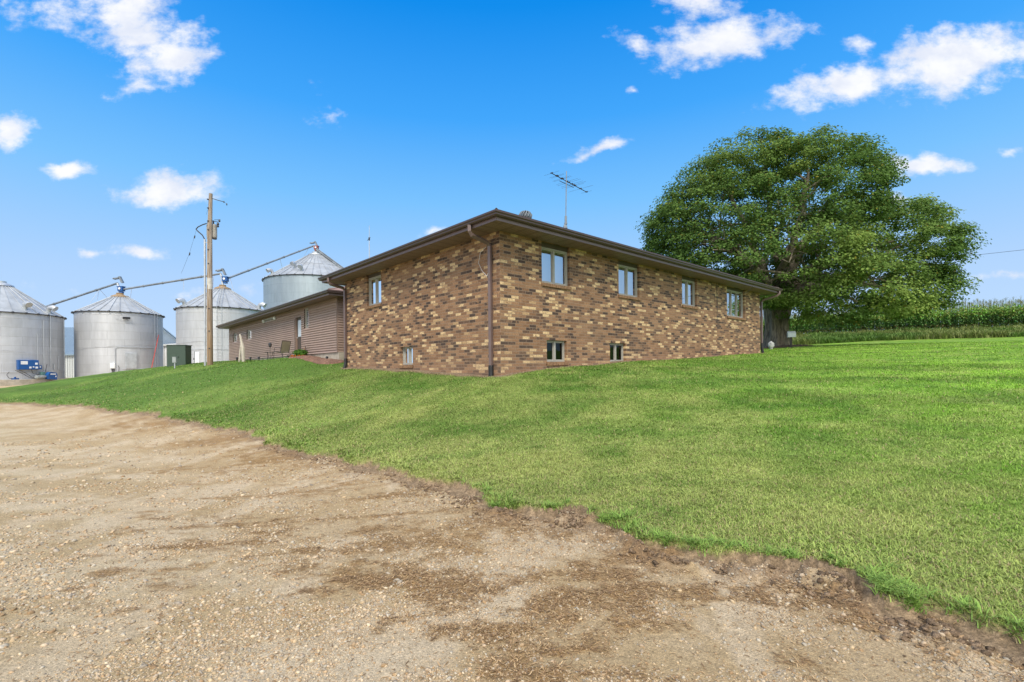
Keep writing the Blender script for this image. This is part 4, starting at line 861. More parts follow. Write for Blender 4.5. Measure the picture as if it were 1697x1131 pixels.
# ------------------------------------------------------------------ far sheds
def ribbed(mb, p0, p1, z0, z1, n, proud=.04):
    p0, p1 = Vector((*p0, 0)), Vector((*p1, 0)); d = (p1 - p0); L = d.length; d.normalize(); nn = Vector((d.y, -d.x, 0))
    for k in range(n):
        for a, b, o in ((0, .82, 0), (.82, 1, proud)):
            q0 = p0 + d * (L * (k + a) / n) + nn * o; q1 = p0 + d * (L * (k + b) / n) + nn * o
            mb.face([(q0.x, q0.y, z0), (q1.x, q1.y, z0), (q1.x, q1.y, z1), (q0.x, q0.y, z1)])
            if o: mb.face([(q0.x - nn.x * o, q0.y - nn.y * o, z0), (q0.x, q0.y, z0), (q0.x, q0.y, z1), (q0.x - nn.x * o, q0.y - nn.y * o, z1)])
def shed(name, x0, x1, y0, y1, zb, ze, zr, label, wm, rm_, cupola=None):
    t = thing(name, ((x0 + x1) / 2, (y0 + y1) / 2, zb), label, 'shed'); mb = MB(); n = int((x1 - x0) / .3)
    ribbed(mb, (x0, y0), (x1, y0), zb, ze, n); ribbed(mb, (x1, y0), (x1, y1), zb, ze, n); ribbed(mb, (x1, y1), (x0, y1), zb, ze, n); ribbed(mb, (x0, y1), (x0, y0), zb, ze, n)
    ym = (y0 + y1) / 2
    for x in (x0, x1): mb.face([(x, y0, ze), (x, y1, ze), (x, ym, zr)])
    mb.build('wall', wm, t); mb = MB(); o = .35
    for (ya, yb) in ((y0 - o, ym), (y1 + o, ym)):
        za = ze - o * (zr - ze) / (ym - y0)
        for k in range(n + 1):
            for a, b, h in ((0, .85, 0), (.85, 1, .04)):
                xa = x0 - o + (x1 - x0 + 2 * o) * (k + a) / (n + 1); xb = x0 - o + (x1 - x0 + 2 * o) * (k + b) / (n + 1); mb.face([(xa, ya, za + h), (xb, ya, za + h), (xb, yb, zr + h), (xa, yb, zr + h)])
        mb.face([(x0 - o, ya, za - .18), (x1 + o, ya, za - .18), (x1 + o, ya, za), (x0 - o, ya, za)])
    mb.build('roof', rm_, t)
    if cupola: mb = MB(); mb.tube([(cupola, ym - 2, zr + .1), (cupola, ym + 2, zr + .1)], .3, 8); mb.build('ridge_vent', wm, t)
    return t
shed('machine_shed', -66, -51, 62, 78, .8, 4.2, 8.2, 'tall metal shed with bluish roof glimpsed between the two leftmost bins', pmat('shed_white', (.50, .54, .54), .5, .1), pmat('shed_blue_roof', (.23, .31, .38), .4, .3))
shed('white_building', -62, -44, 70, 84, .8, 5.6, 6.4, 'low white building glimpsed between the second bin and the green cabinet', M_white, pmat('pale_roof', (.6, .62, .62), .5), cupola=-49.2)

# ------------------------------------------------------------------ utility pole
pz = Hz(-17.49, 28)
up = thing('utility_pole', (-17.49, 28, pz), 'weathered wooden utility pole with two transformers and a grey conduit', 'utility pole')
def wood_mat():
    m = bpy.data.materials.new('pole_wood'); m.use_nodes = True; t = NT(m.node_tree); b = t.t.nodes['Principled BSDF']; v = t.n('ShaderNodeTexCoord').outputs['Object']; x, y, z = t.xyz(v)
    g = t.noise(t.cxyz(t.m('MULTIPLY', x, 22), t.m('MULTIPLY', y, 22), t.m('MULTIPLY', z, .9)), 1.0, 6, .6)
    zz = t.m('ADD', z, t.m('MULTIPLY', t.noise(v, 1.2, 3), 2.0)); k = t.sstep(zz, 6.5, 1.5)
    c = t.mix(k, (.38, .325, .265), (.31, .20, .11)); c = t.mix(t.sstep(g, .42, .62), c, (.19, .135, .09)); t.put(b.inputs['Base Color'], c); b.inputs['Roughness'].default_value = .85
    bn = t.n('ShaderNodeBump'); bn.inputs['Strength'].default_value = .6; bn.inputs['Distance'].default_value = .01; t.L.new(g, bn.inputs['Height']); t.L.new(bn.outputs[0], b.inputs['Normal']); return m
M_stonew = pmat('weathered_white', (.46, .47, .46), .8, 0, .3, 8); M_wood = wood_mat(); M_band = pmat('band_cream', (.50, .48, .43), .7, 0, .15)
mb = MB(); mb.tube([(-17.49, 28, pz - .3), (-17.47, 28, pz + 4), (-17.42, 28, pz + 8), (-17.34, 28, 11.9)], [.155, .15, .125, .095], 14); pole = mb.build('pole', M_wood, up, smooth=True)
mb = MB(); mb.lathe(-17.455, 28, [(.150, 6.35), (.146, 7.0)], 14, caps=False); mb.build('marker_band', M_band, pole, smooth=True)
for x_, y_ in ((-17.58, 28.2), (-17.27, 28.2)):
    mb = MB(); mb.lathe(x_, y_, [(.08, 9.36), (.12, 9.40), (.135, 9.46), (.135, 10.08), (.14, 10.1), (.12, 10.16), (.04, 10.2)], 16); tr_ = mb.build('transformer', pmat('transformer_grey', (.34, .33, .30), .5), up, smooth=True)
    mb = MB(); mb.lathe(x_ - .06, y_, [(.03, 10.18), (.05, 10.22), (.035, 10.26), (.05, 10.3), (.035, 10.34), (.04, 10.4)], 8); mb.build('insulator', M_darkm, tr_)
    mb = MB(); mb.lathe(x_, y_, [(.08, 9.30), (.12, 9.32), (.12, 9.38)], 12); mb.build('foot_ring', M_darkm, tr_)
mb = MB(); mb.tube([(-17.28, 28, 10.32), (-16.95, 28, 10.25), (-16.88, 28, 10.12)], .022, 5); mb.tube([(-17.15, 28, 10.38), (-16.8, 28, 10.38)], .015, 5); mb.lathe(-16.95, 28, [(.05, 9.95), (.07, 10.02), (.04, 10.06), (.07, 10.12), (.04, 10.2)], 8); mb.lathe(-16.86, 28, [(.03, 10.25), (.06, 10.3), (.03, 10.4)], 8); mb.build('fuse_cutout', M_darkm, up)
mb = MB(); mb.tube([(-17.77, 28, pz - .1), (-17.74, 28, pz + 4), (-17.72, 28, 9.25)], .055, 8)
for z_ in (9.05, 6.4, 4.2, 2.4): mb.box(-17.76, -17.45, 27.98, 28.02, z_, z_ + .04)
mb.build('conduit', M_galv, up)
mb = MB(); mb.tube([(-17.72, 28, 9.25), (-17.85, 28, 9.5), (-18.1, 28, 9.72), (-18.22, 28, 9.85), (-18.1, 28, 9.98), (-17.85, 28, 10.1), (-17.6, 28, 10.18)], .032, 6); mb.build('service_cable', M_darkm, up, smooth=True)
mb = MB(); mb.tube([(-17.25, 28, 11.62), (-16.95, 28, 11.52), (-16.6, 28, 11.42)], .02, 5); mb.lathe(-16.58, 28, [(.02, 11.36), (.04, 11.4), (.02, 11.46)], 8); mb.lathe(-16.42, 28, [(.01, 11.2), (.035, 11.26), (.015, 11.34)], 8); mb.tube([(-16.58, 28, 11.42), (-16.42, 28, 11.3)], .006, 4); mb.build('guy_insulator', M_darkm, up)
mb = MB(); mb.tube([(-18.2, 28, 9.8), (-18.6, 28, 8.5), (-19.1, 28, 7.3)], .006, 4)
for x_, z_ in ((-18.32, 9.4), (-18.62, 8.42)): mb.tube([(x_, 28, z_ - .08), (x_ + .03, 28, z_ + .08)], .035, 6)
mb.tube([(-17.4, 28, 11.3), (-17.62, 28, 10.7)], .006, 4); mb.build('dead_wire', M_darkm, up)
mb = MB()
for z_ in (2.9, 3.9, 5.2, 7.8, 8.6, 9.75, 10.25, 11.0, 11.5): mb.box(-17.47, -17.40, 27.84, 27.90, z_, z_ + .06)
mb.build('bolts', M_darkm, up)
# far power line at the right
mb = MB(); pts = [Vector((56.4, 60, 14.88)).lerp(Vector((78, 2, 9.5)), k / 12) for k in range(13)]; mb.tube([Vector((38, 110, 20)), Vector((47, 85, 17.0)), pts[0]] + pts, .02, 4)
tag(mb.build('power_line', M_darkm, None), 'thin overhead wire crossing the sky right of the big tree', 'wire')

# ------------------------------------------------------------------ cabinet and pedestal
cz = Hz(-21.3, 31)
cab = thing('utility_cabinet', (-21.33, 31, cz), 'dark green box cabinet standing on the lawn left of the pole', 'utility cabinet')
mb = MB(Fr((-21.33, 31, 0), (.985, .17))); mb.box(-.54, .54, -.4, .4, cz - .3, 3.27); b_ = mb.build('cabinet_body', M_green, cab, bevel=.02)
mb = MB(Fr((-21.33, 31, 0), (.985, .17))); mb.box(-.57, .57, -.43, .43, 3.27, 3.31); mb.box(-.01, .01, -.405, -.395, 1.9, 3.2); mb.box(.08, .14, -.43, -.40, 2.5, 2.62); mb.build('lid', M_green, cab, bevel=.01)
mz = Hz(-20.2, 29)
ped = thing('meter_pedestal', (-20.23, 29, mz), 'small pale meter pedestal in front of the green cabinet', 'meter pedestal')
mb = MB(); mb.tube([(-20.23, 29, mz - .2), (-20.23, 29, 2.2)], .035, 8); mb.build('post', M_galv, ped); mb = MB(Fr((-20.23, 29, 0))); mb.box(-.11, .11, -.07, .07, 2.15, 2.48); mb.box(-.12, .12, -.08, .08, 2.48, 2.50); mb.build('box_body', M_gbox, ped, bevel=.01)

# ------------------------------------------------------------------ things by the garage
def garden_chair():
    x, y = -12.35, 26.0; z = Hz(x, y) + .02; t = thing('patio_chair', (x, y, z), 'tan sling patio chair with dark frame beside the garage door', 'chair')
    f = Fr((x, y, z), (-.90, .43)); P = f.P                     # faces left along the wall
    mb = MB(f)
    for b in (-.27, .27):
        mb.tube([P(.34, b, 0), P(.30, b, .40), P(.26, b, .62), P(.0, b, .66), P(-.22, b, .60)], .014, 6); mb.tube([P(-.42, b, 0), P(-.24, b, .36), P(.02, b, .40), P(.30, b, .42)], .014, 6)
        mb.tube([P(-.18, b, .38), P(-.34, b, .98)], .014, 6); mb.tube([P(.34, b, 0), P(-.1, b, .02), P(-.42, b, 0)], .012, 5)
    mb.tube([P(-.34, -.27, .98), P(-.34, .27, .98)], .014, 6); mb.tube([P(.30, -.27, .42), P(.30, .27, .42)], .014, 6); mb.build('frame', M_darkm, t, smooth=True)
    mb = MB(f); mb.tube([], []) if False else None
    s = [P(.29, -.255, .425), P(.29, .255, .425), P(.05, .255, .38), P(.05, -.255, .38)]; mb.face(s); mb.face([P(.05, -.255, .38), P(.05, .255, .38), P(-.17, .255, .40), P(-.17, -.255, .40)])
    st = mb.build('seat', M_cream, t); md = st.modifiers.new('s', 'SOLIDIFY'); md.thickness = .012
    mb = MB(f); mb.face([P(-.18, -.255, .42), P(-.18, .255, .42), P(-.335, .255, .97), P(-.335, -.255, .97)]); st = mb.build('backrest', M_cream, t); md = st.modifiers.new('s', 'SOLIDIFY'); md.thickness = .012
garden_chair()
x, y = -13.15, 26.2; z = Hz(x, y)
st_ = thing('side_table', (x, y, z), 'small dark metal side table left of the patio chair', 'side table'); mb = MB(); mb.lathe(x, y, [(.22, z + .47), (.23, z + .48), (.23, z + .495)], 16); mb.build('table_top', M_darkm, st_)
for an in (.4, 2.5, 4.6): mb = MB(); mb.tube([(x + .18 * math.cos(an), y + .18 * math.sin(an), z + .47), (x + .12 * math.cos(an), y + .12 * math.sin(an), z + .25), (x + .22 * math.cos(an), y + .22 * math.sin(an), z - .02)], .012, 5); mb.build('leg', M_darkm, st_)
x, y = -12.95, 25.9; z = Hz(x, y)
fs = thing('lawn_torch', (x, y, z), 'dark lantern on a thin stake in front of the side table', 'lantern'); mb = MB(); mb.tube([(x, y, z), (x, y, z + .75)], .01, 5); mb.build('stake', M_darkm, fs); mb = MB(); mb.lathe(x, y, [(.03, z + .72), (.08, z + .78), (.085, z + .88), (.10, z + .9), (.03, z + .98)], 8); mb.build('lamp_head', M_darkm, fs)
x, y = -11.5, 25.4; z = Hz(x, y)
fp = thing('fire_bowl', (x, y, z), 'low black fire bowl between the chair and the potted flowers', 'fire bowl'); mb = MB(); mb.lathe(x, y, [(.10, z + .04), (.24, z + .10), (.30, z + .18), (.31, z + .20), (.26, z + .19)], 16); mb.build('bowl', M_darkm, fp, smooth=True)
for an in (.4, 2.5, 4.6): mb = MB(); mb.tube([(x + .22 * math.cos(an), y + .22 * math.sin(an), z + .14), (x + .27 * math.cos(an), y + .27 * math.sin(an), z - .04)], .015, 5); mb.build('leg', M_darkm, fp)
# closed weathered umbrella leaning on a stand
x, y = -16.2, 29.0; z = Hz(x, y)
cp = thing('clothes_post', (x, y, z), 'pale weathered post with thin dark crossbar and a slanting prop beside the garage', 'post')
mb = MB(); mb.tube([(x + .10, y, z - .1), (x + .06, y, z + .9), (x - .10, y, 3.82)], [.095, .10, .045], 7); mb.build('post', pmat('bleached_wood', (.50, .46, .39), .9, 0, .2, 3), cp)
mb = MB(); mb.tube([(x - .20, y + .05, z - .1), (x - .07, y, z + .95), (x - .02, y, z + 1.3)], [.06, .05, .04], 6); mb.build('prop', MATS['bleached_wood'], cp)
mb = MB(); mb.tube([(x - .55, y - .1, 3.74), (x - .10, y, 3.80), (x + .02, y, 3.82), (x + .32, y + .1, 3.90)], .016, 5); mb.tube([(x - .38, y - .07, 3.74), (x - .42, y - .07, 3.90)], .016, 5); mb.build('crossbar', M_darkm, cp)
PLN = [('a solar path light at the far end of the garage, nearest the pale post', -17.06, 30.0), ('a solar path light between the pale post and patio chair, left of a pair', -15.69, 29.0), ('a solar path light nearest to the patio chair, right of a pair', -14.92, 28.5), ('small spike light standing in the mulch bed near the brick house', -8.55, 22.35)]
def path_light(label, x, y):
    z = Hz(x, y); t = thing('path_light', (x, y, z), label, 'path light', 'small lights along the garage'); mb = MB(); mb.tube([(x, y, z - .1), (x, y, z + .2)], .014, 5); mb.build('stake', M_darkm, t)
    mb = MB(); mb.lathe(x, y, [(.03, z + .16), (.06, z + .20), (.055, z + .27), (.085, z + .28), (.02, z + .33)], 10); mb.build('lamp_head', M_darkm, t)
for p in PLN: path_light(*p)
# mulch bed along the foundation
def mound(name, pts, mat, kind, h=.12, label=None, cat=None):
    """pts: (x,y,rx,ry)"""
    Vs, Fs, Cs = [], [], []; off = 0
    for (cx, cy, rx, ry, rot) in pts:
        n = 40; u = np.linspace(-1, 1, n); U_, V_ = np.meshgrid(u, u, indexing='ij'); rr = np.hypot(U_, V_)
        xx = U_ * rx; yy = V_ * ry; x = cx + xx * math.cos(rot) - yy * math.sin(rot); y = cy + xx * math.sin(rot) + yy * math.cos(rot)
        z = H(x, y) + lip(lawn_sd(x, y), x, y) + h * np.sqrt(np.clip(1 - rr, 0, 1)) - .25 * ss(rr, .9, 1.15) + .05 * (fbm(x * 6, y * 6, 3) - .5) + .02
        c = np.array(mat[1]) * (.6 + .8 * fbm(x * 9, y * 9, 3))[..., None]; V = np.stack([x, y, z], -1).reshape(-1, 3)
        i = np.arange(n - 1)[:, None] * n + np.arange(n - 1)[None]; q = np.stack([i, i + 1, i + n + 1, i + n], -1).reshape(-1, 4)[:, ::-1]; q = q[(rr.ravel()[q] < 1.12).all(1)]
        Vs.append(V); Fs.append(q + off); Cs.append(c.reshape(-1, 3)); off += len(V)
    o = bulk(name, np.concatenate(Vs), quads=np.concatenate(Fs), mat=mat[0], color=np.concatenate(Cs), smooth=True); tag(o, label, cat, kind=kind); return o
M_mulch = col_mat('bark_mulch', .95, noise_scale=[(25, .5, 1.5), (90, .5, 1.5)], bump=1.0)
ang = math.atan2(dL[1], dL[0])
bp = [GF.P(-.45, b, 0) for b in (.0, 1.2, 2.4, 3.4)]
mound('mulch_bed', [(p[0], p[1], 1.2, .62, ang) for p in bp], (M_mulch, (.20, .115, .08)), 'structure', h=.12)
mound('tree_mulch', [(18.2, 32.4, 1.9, 1.5, 0.0), (19.0, 33.2, 1.6, 1.0, 0)], (M_mulch, (.19, .12, .08)), 'structure', h=.10)

# ------------------------------------------------------------------ the big maple
def rot_basis(n):
    """two tangents for unit normals n (N,3)"""
    up = np.where(np.abs(n[:, 2:3]) < 0.9, np.array([[0, 0, 1.]]), np.array([[1., 0, 0]])); a = np.cross(up, n); a /= np.linalg.norm(a, axis=1, keepdims=True); return a, np.cross(n, a)
def leaf_mesh(name, C, Nn, size, colr, mat, parent, fold=.25, asp=.8):
    """one folded five-point leaf per centre: 6 verts, 2 quads"""
    N = len(C); a, b = rot_basis(Nn); th = rng.random(N) * 2 * math.pi; u = a * np.cos(th)[:, None] + b * np.sin(th)[:, None]; v = np.cross(Nn, u)
    s = size[:, None]; V = np.stack([C - u * s * .5, C - u * s * .12 + v * s * asp * .5 + Nn * s * fold * .5, C + u * s * .30 + v * s * asp * .34 + Nn * s * fold * .4, C + u * s * .55, C + u * s * .30 - v * s * asp * .34 + Nn * s * fold * .4, C - u * s * .12 - v * s * asp * .5 + Nn * s * fold * .5], 1).reshape(-1, 3)
    i = np.arange(N)[:, None] * 6; q = np.concatenate([i + np.array([[0, 3, 2, 1]]), i + np.array([[0, 5, 4, 3]])])
    return bulk(name, V, quads=q, mat=mat, color=np.repeat(colr, 6, 0), parent=parent)
M_leaf = col_mat('maple_leaf', .75, transl=.36, spec=.10)
def bark_mat():
    m = bpy.data.materials.new('maple_bark'); m.use_nodes = True; t = NT(m.node_tree); b = t.t.nodes['Principled BSDF']; v = t.n('ShaderNodeTexCoord').outputs['Object']; x, y, z = t.xyz(v)
    vv = t.cxyz(t.m('MULTIPLY', x, 4), t.m('MULTIPLY', y, 4), t.m('MULTIPLY', z, .8)); g = t.noise(vv, 1.6, 8, .7, dist=.6); g2 = t.noise(v, .8, 4)
    c = t.mix(t.sstep(g, .35, .65), (.11, .090, .070), (.34, .29, .215)); c = t.mix(t.m('MULTIPLY', t.sstep(g2, .5, .7), .5), c, (.17, .17, .10)); t.put(b.inputs['Base Color'], c); b.inputs['Roughness'].default_value = .95
    bn = t.n('ShaderNodeBump'); bn.inputs['Strength'].default_value = 1; bn.inputs['Distance'].default_value = .06; t.L.new(g, bn.inputs['Height']); t.L.new(bn.outputs[0], b.inputs['Normal']); return m
M_bark = bark_mat()
TX, TY = 18.15, 33.0; TZ = Hz(TX, TY); TO = Vector((TX, TY, TZ))
tree = thing('maple_tree', (TX, TY, TZ), 'huge spreading maple with a thick furrowed trunk behind the far corner of the brick house', 'tree')
pxm = 33 / 801.0
def Q(px, py, dy=0.0): return Vector(((px - 848.5 + .011 * (610.5 - py)) / 801 * (33 + dy), 33 + dy, 1.6 + ((610.5 - py) - .011 * (px - 848.5)) / 801 * (33 + dy)))
# trunk: fluted, flaring at the base, dividing at about 3 m
mb = MB(); n_ = 40; lev = [(-.4, 1.02), (0, .93), (.25, .84), (.7, .76), (1.3, .72), (1.9, .73), (2.5, .80), (3.0, .86), (3.5, .74), (4.1, .55)]
cxs = [(-.05, 0), (-.05, 0), (-.05, 0), (-.03, 0), (0, 0), (.02, 0), (.06, 0), (.12, 0), (.15, 0), (.12, 0)]
for k, (z, r) in enumerate(lev):
    for j in range(n_):
        a_ = 2 * math.pi * j / n_; fl_ = 1 + .10 * math.sin(a_ * 5 + z * .5) + .05 * math.sin(a_ * 9 + 1 - z) + (.18 * math.sin(a_ * 6 + 1) * max(0, .8 - z) if z < .8 else 0)
        dcr = 1 - .22 * math.exp(-((a_ - 4.62 + .10 * z) / .16) ** 2) * (1 - z / 4.5)           # deep vertical crease facing the house
        mb.v.append((TX + cxs[k][0] + r * fl_ * dcr * math.cos(a_), TY + r * fl_ * dcr * math.sin(a_), TZ + z))
for k in range(len(lev) - 1):
    for j in range(n_): mb.f.append([k * n_ + j, k * n_ + (j + 1) % n_, (k + 1) * n_ + (j + 1) % n_, (k + 1) * n_ + j]); mb.uv.append([(0, 0)] * 4); mb.mi.append(0)
def limb(p, q, r0, r1, sag=.0, seg=8, wob=.25):
    p, q = Vector(p), Vector(q); out = []; rs = []
    for k in range(seg + 1):
        t = k / seg; x = p.lerp(q, t) + Vector((0, 0, math.sin(t * math.pi) * sag)) + Vector((random.uniform(-1, 1), random.uniform(-1, 1), random.uniform(-.5, .5))) * wob * math.sin(t * math.pi)
        out.append(x); rs.append(r0 + (r1 - r0) * t ** .8)
    mb.tube(out, rs, 9); return out
F0 = TO + Vector((.1, 0, 3.2)); limbs = []
targets = [((1150, 400, -1), .40, 1.2), ((1105, 380, 2), .34, 1.5), ((1200, 300, 0), .42, .5), ((1270, 275, 1), .45, .2), ((1340, 280, -2), .40, .3), ((1400, 320, 1), .36, .5), ((1480, 400, -1), .38, .8), ((1560, 440, 0), .36, 1.2), ((1500, 490, -3), .33, 1.3), ((1420, 500, -5), .30, 1.0), ((1380, 500, 4), .32, .9), ((1230, 430, -5.5), .34, .9), ((1330, 400, -6), .34, 1.0), ((1290, 330, 6), .34, .5), ((1180, 420, 5), .32, .8), ((1450, 420, 6), .32, .8)]
for (px, py, dy), r0, sg in targets:
    st = F0 + Vector((random.uniform(-.35, .35), random.uniform(-.35, .35), random.uniform(-.6, .5))); L_ = limb(st, Q(px, py, dy), r0, .07, sg, 10, .35); limbs.append(L_)
    for _ in range(7):
        i = random.randint(3, 9); s_ = L_[i]; dv = Vector((random.uniform(-1, 1), random.uniform(-1, 1), random.uniform(-.35, .9))).normalized() * random.uniform(1.6, 3.4)
        S2 = limb(s_, s_ + dv, .085, .025, .2, 5, .15)
        for _ in range(3): s2 = S2[random.randint(2, 5)]; dv = Vector((random.uniform(-1, 1), random.uniform(-1, 1), random.uniform(-.4, .7))).normalized() * random.uniform(.7, 1.5); mb.tube([s2, s2 + dv * .5 + Vector((0, 0, .08)), s2 + dv], [.028, .018, .009], 5)
mb.build('trunk', M_bark, tree, smooth=True)
# crown lobes in metres around the tree: centre, radii
LOB = [(Q(1272, 370), (7.4, 6.3, 5.2)), (Q(1175, 385, -1), (3.9, 5.0, 3.5)), (Q(1330, 335, 0), (4.6, 5.6, 4.0)), (Q(1455, 432, 0), (4.5, 4.8, 3.5)), (Q(1520, 425, 0), (1.8, 3.0, 2.4)), (Q(1518, 478, -1), (1.8, 2.8, 1.7)), (Q(1400, 318, 0), (2.5, 4.0, 2.0)), (Q(1510, 372, 1), (2.2, 2.6, 1.5)), (Q(1405, 482, -3), (4.6, 4.2, 2.0)), (Q(1300, 430, -4), (4.9, 3.4, 2.8)), (Q(1130, 395, 1), (2.3, 3.6, 2.8)), (Q(1235, 280, 0), (2.7, 3.8, 2.1)), (Q(1325, 280, 0), (2.8, 3.8, 1.8))]
def inside(P_, k=1.0):
    m = np.zeros(len(P_), bool)
    for c, r in LOB: m |= ((((P_ - np.array(c)) / (np.array(r) * k)) ** 2).sum(1) < 1)
    return m
clC = []; clN = []
for li, (c, r) in enumerate(LOB):
    ar = (r[0] * r[1] + r[1] * r[2] + r[0] * r[2]); n = int(ar * 4.6)
    d = rng.normal(size=(n, 3)); d /= np.linalg.norm(d, axis=1, keepdims=True); rad_ = .80 + .24 * rng.random(n) ** .8; p = np.array(c) + d * np.array(r) * rad_[:, None]
    clC.append(p); clN.append(d)
    ni = int(ar * 1.3); d = rng.normal(size=(ni, 3)); d /= np.linalg.norm(d, axis=1, keepdims=True); p = np.array(c) + d * np.array(r) * (.35 + .45 * rng.random(ni))[:, None]; clC.append(p); clN.append(d)
clC = np.concatenate(clC); clN = np.concatenate(clN)
keep = ~inside(clC, .74) | (rng.random(len(clC)) < .32)
# leave some sky holes: drop clumps where a low-frequency field is low
hole = fbm(clC[:, 0] * .55 + 7, clC[:, 2] * .55 + clC[:, 1] * .25, 3); keep &= (hole > .36) | (rng.random(len(clC)) < .25)
clC, clN = clC[keep], clN[keep]
hl = ((clC[:, 0] - C0[0]) * dR[0] + (clC[:, 1] - C0[1]) * dR[1] < LA + 1.2) & ((clC[:, 0] - C0[0]) * dL[0] + (clC[:, 1] - C0[1]) * dL[1] < LB + 1.5) & (clC[:, 2] < 7.4)
ok = ~hl & (clC[:, 2] > TZ + 1.7); clC, clN = clC[ok], clN[ok]
PC = []; PN = []; PK = []
nl = 135
for k in range(len(clC)):
    rc = random.uniform(.45, 1.0); m = int(nl * rc ** 1.5 * 1.35) + 8
    d = rng.normal(size=(m, 3)); d /= np.linalg.norm(d, axis=1, keepdims=True); rr_ = rng.random(m) ** .45; off = d * rr_[:, None] * np.array([rc, rc, rc * .50]); off[:, 2] -= .18 * (off[:, 0] ** 2 + off[:, 1] ** 2)
    PC.append(clC[k] + off); PN.append(d * .35 + clN[k] * .35 + np.array([0, 0, .75]) + rng.normal(size=(m, 3)) * .35); PK.append(np.full(m, k))
PC = np.concatenate(PC); PN = np.concatenate(PN); PN /= np.linalg.norm(PN, axis=1, keepdims=True); PK = np.concatenate(PK)
ck = rng.random(len(clC)); yk = np.clip((fbm(clC[:, 0] * .3, clC[:, 2] * .3 + clC[:, 1] * .2, 3) - .42) * 2.4 + (ck - .5) * .5 + .10 * ss(clC[:, 0], 16, 26), 0, 1)
g_a = np.array((.110, .195, .045)); g_b = np.array((.25, .345, .080)); LC = g_a + (g_b - g_a) * yk[PK][:, None]
LC = LC * (.7 + .6 * rng.random(len(PC)))[:, None]; yl = rng.random(len(PC)) < .035; LC[yl] = np.array((.21, .20, .03)) * (.6 + .6 * rng.random((yl.sum(), 1)))
crown_o = leaf_mesh('crown', PC - np.array(TO), PN, (.100 + .065 * rng.random(len(PC))), LC, M_leaf, tree)
print('leaves', len(PC))

# ------------------------------------------------------------------ things near the tree
f = Fr((17.35, 30.0, 0), (.94, -.34)); z = Hz(17.35, 30)
mbx = thing('post_box', (17.35, 30, z), 'grey gable-fronted box on a dark wooden post right of the maple trunk', 'box on post')
mb = MB(f); mb.box(-.06, .05, -.05, .05, z - .1, 3.33); mb.build('post', pmat('dark_post', (.07, .06, .05), .9), mbx)
mb = MB(f); q0 = [(-.14, 3.33), (.14, 3.33), (.14, 3.6), (0, 3.70), (-.14, 3.6)]
A_ = [f.P(-.20, a, zz) for a, zz in q0]; B_ = [f.P(.24, a, zz) for a, zz in q0]; mb.face(A_[::-1]); mb.face(B_)
for k in range(5): mb.face([A_[k], A_[(k + 1) % 5], B_[(k + 1) % 5], B_[k]])
mb.build('box_body', M_white, mbx); mb = MB(f); mb.box(-.215, -.20, -.10, .10, 3.36, 3.58); mb.build('door', M_gbox, mbx)
x, y = 15.78, 29.4; z = Hz(x, y)
urn = thing('garden_ornament', (x, y, z), 'small white garden ornament like a peaked lantern urn at the foot of the maple', 'garden ornament')
mb = MB(); mb.lathe(x, y, [(.11, z), (.13, z + .03), (.09, z + .08), (.10, z + .16), (.17, z + .24), (.185, z + .33), (.15, z + .40)], 16); mb.build('urn', M_stonew, urn, smooth=True)
mb = MB(); mb.lathe(x, y, [(.20, z + .40), (.19, z + .44), (.10, z + .51), (.03, z + .58)], 6); mb.build('peaked_lid', M_stonew, urn)

# ------------------------------------------------------------------ blades: grass, weeds, corn, straw
def blades(name, P0, hgt, wid, lean, colr, mat, bend=.6, bright_tip=1.15, az=None):
    N = len(P0); th = rng.random(N) * 2 * math.pi if az is None else az; d = np.stack([np.cos(th), np.sin(th), np.zeros(N)], 1); s = np.stack([-np.sin(th), np.cos(th), np.zeros(N)], 1)
    h = hgt[:, None]; w = wid[:, None] * .5; l = lean[:, None]; up = np.array([[0, 0, 1.]])
    m = P0 + up * h * .58 + d * h * l * .32; t = P0 + up * h * (1 - .25 * l * bend) + d * h * l
    V = np.stack([P0 - s * w, P0 + s * w, m - s * w * .8, m + s * w * .8, t], 1).reshape(-1, 3); i = np.arange(N)[:, None] * 5
    c = np.stack([colr * .62, colr * .62, colr, colr, colr * bright_tip], 1).reshape(-1, 3)
    c = np.stack([colr, colr, colr, colr, colr * bright_tip], 1).reshape(-1, 3)
    return bulk(name, V, quads=i + np.array([[0, 1, 3, 2]]), tris=i + np.array([[2, 3, 4]]), mat=mat, color=c)
def sample(r0, r1, n, th0=-53, th1=53):
    r = np.sqrt(rng.random(n) * (r1 * r1 - r0 * r0) + r0 * r0); t = R(th0) + rng.random(n) * R(th1 - th0); return r * np.sin(t), r * np.cos(t)
M_grass = col_mat('grass_blade', .6, transl=.22, spec=.25)
GP = []
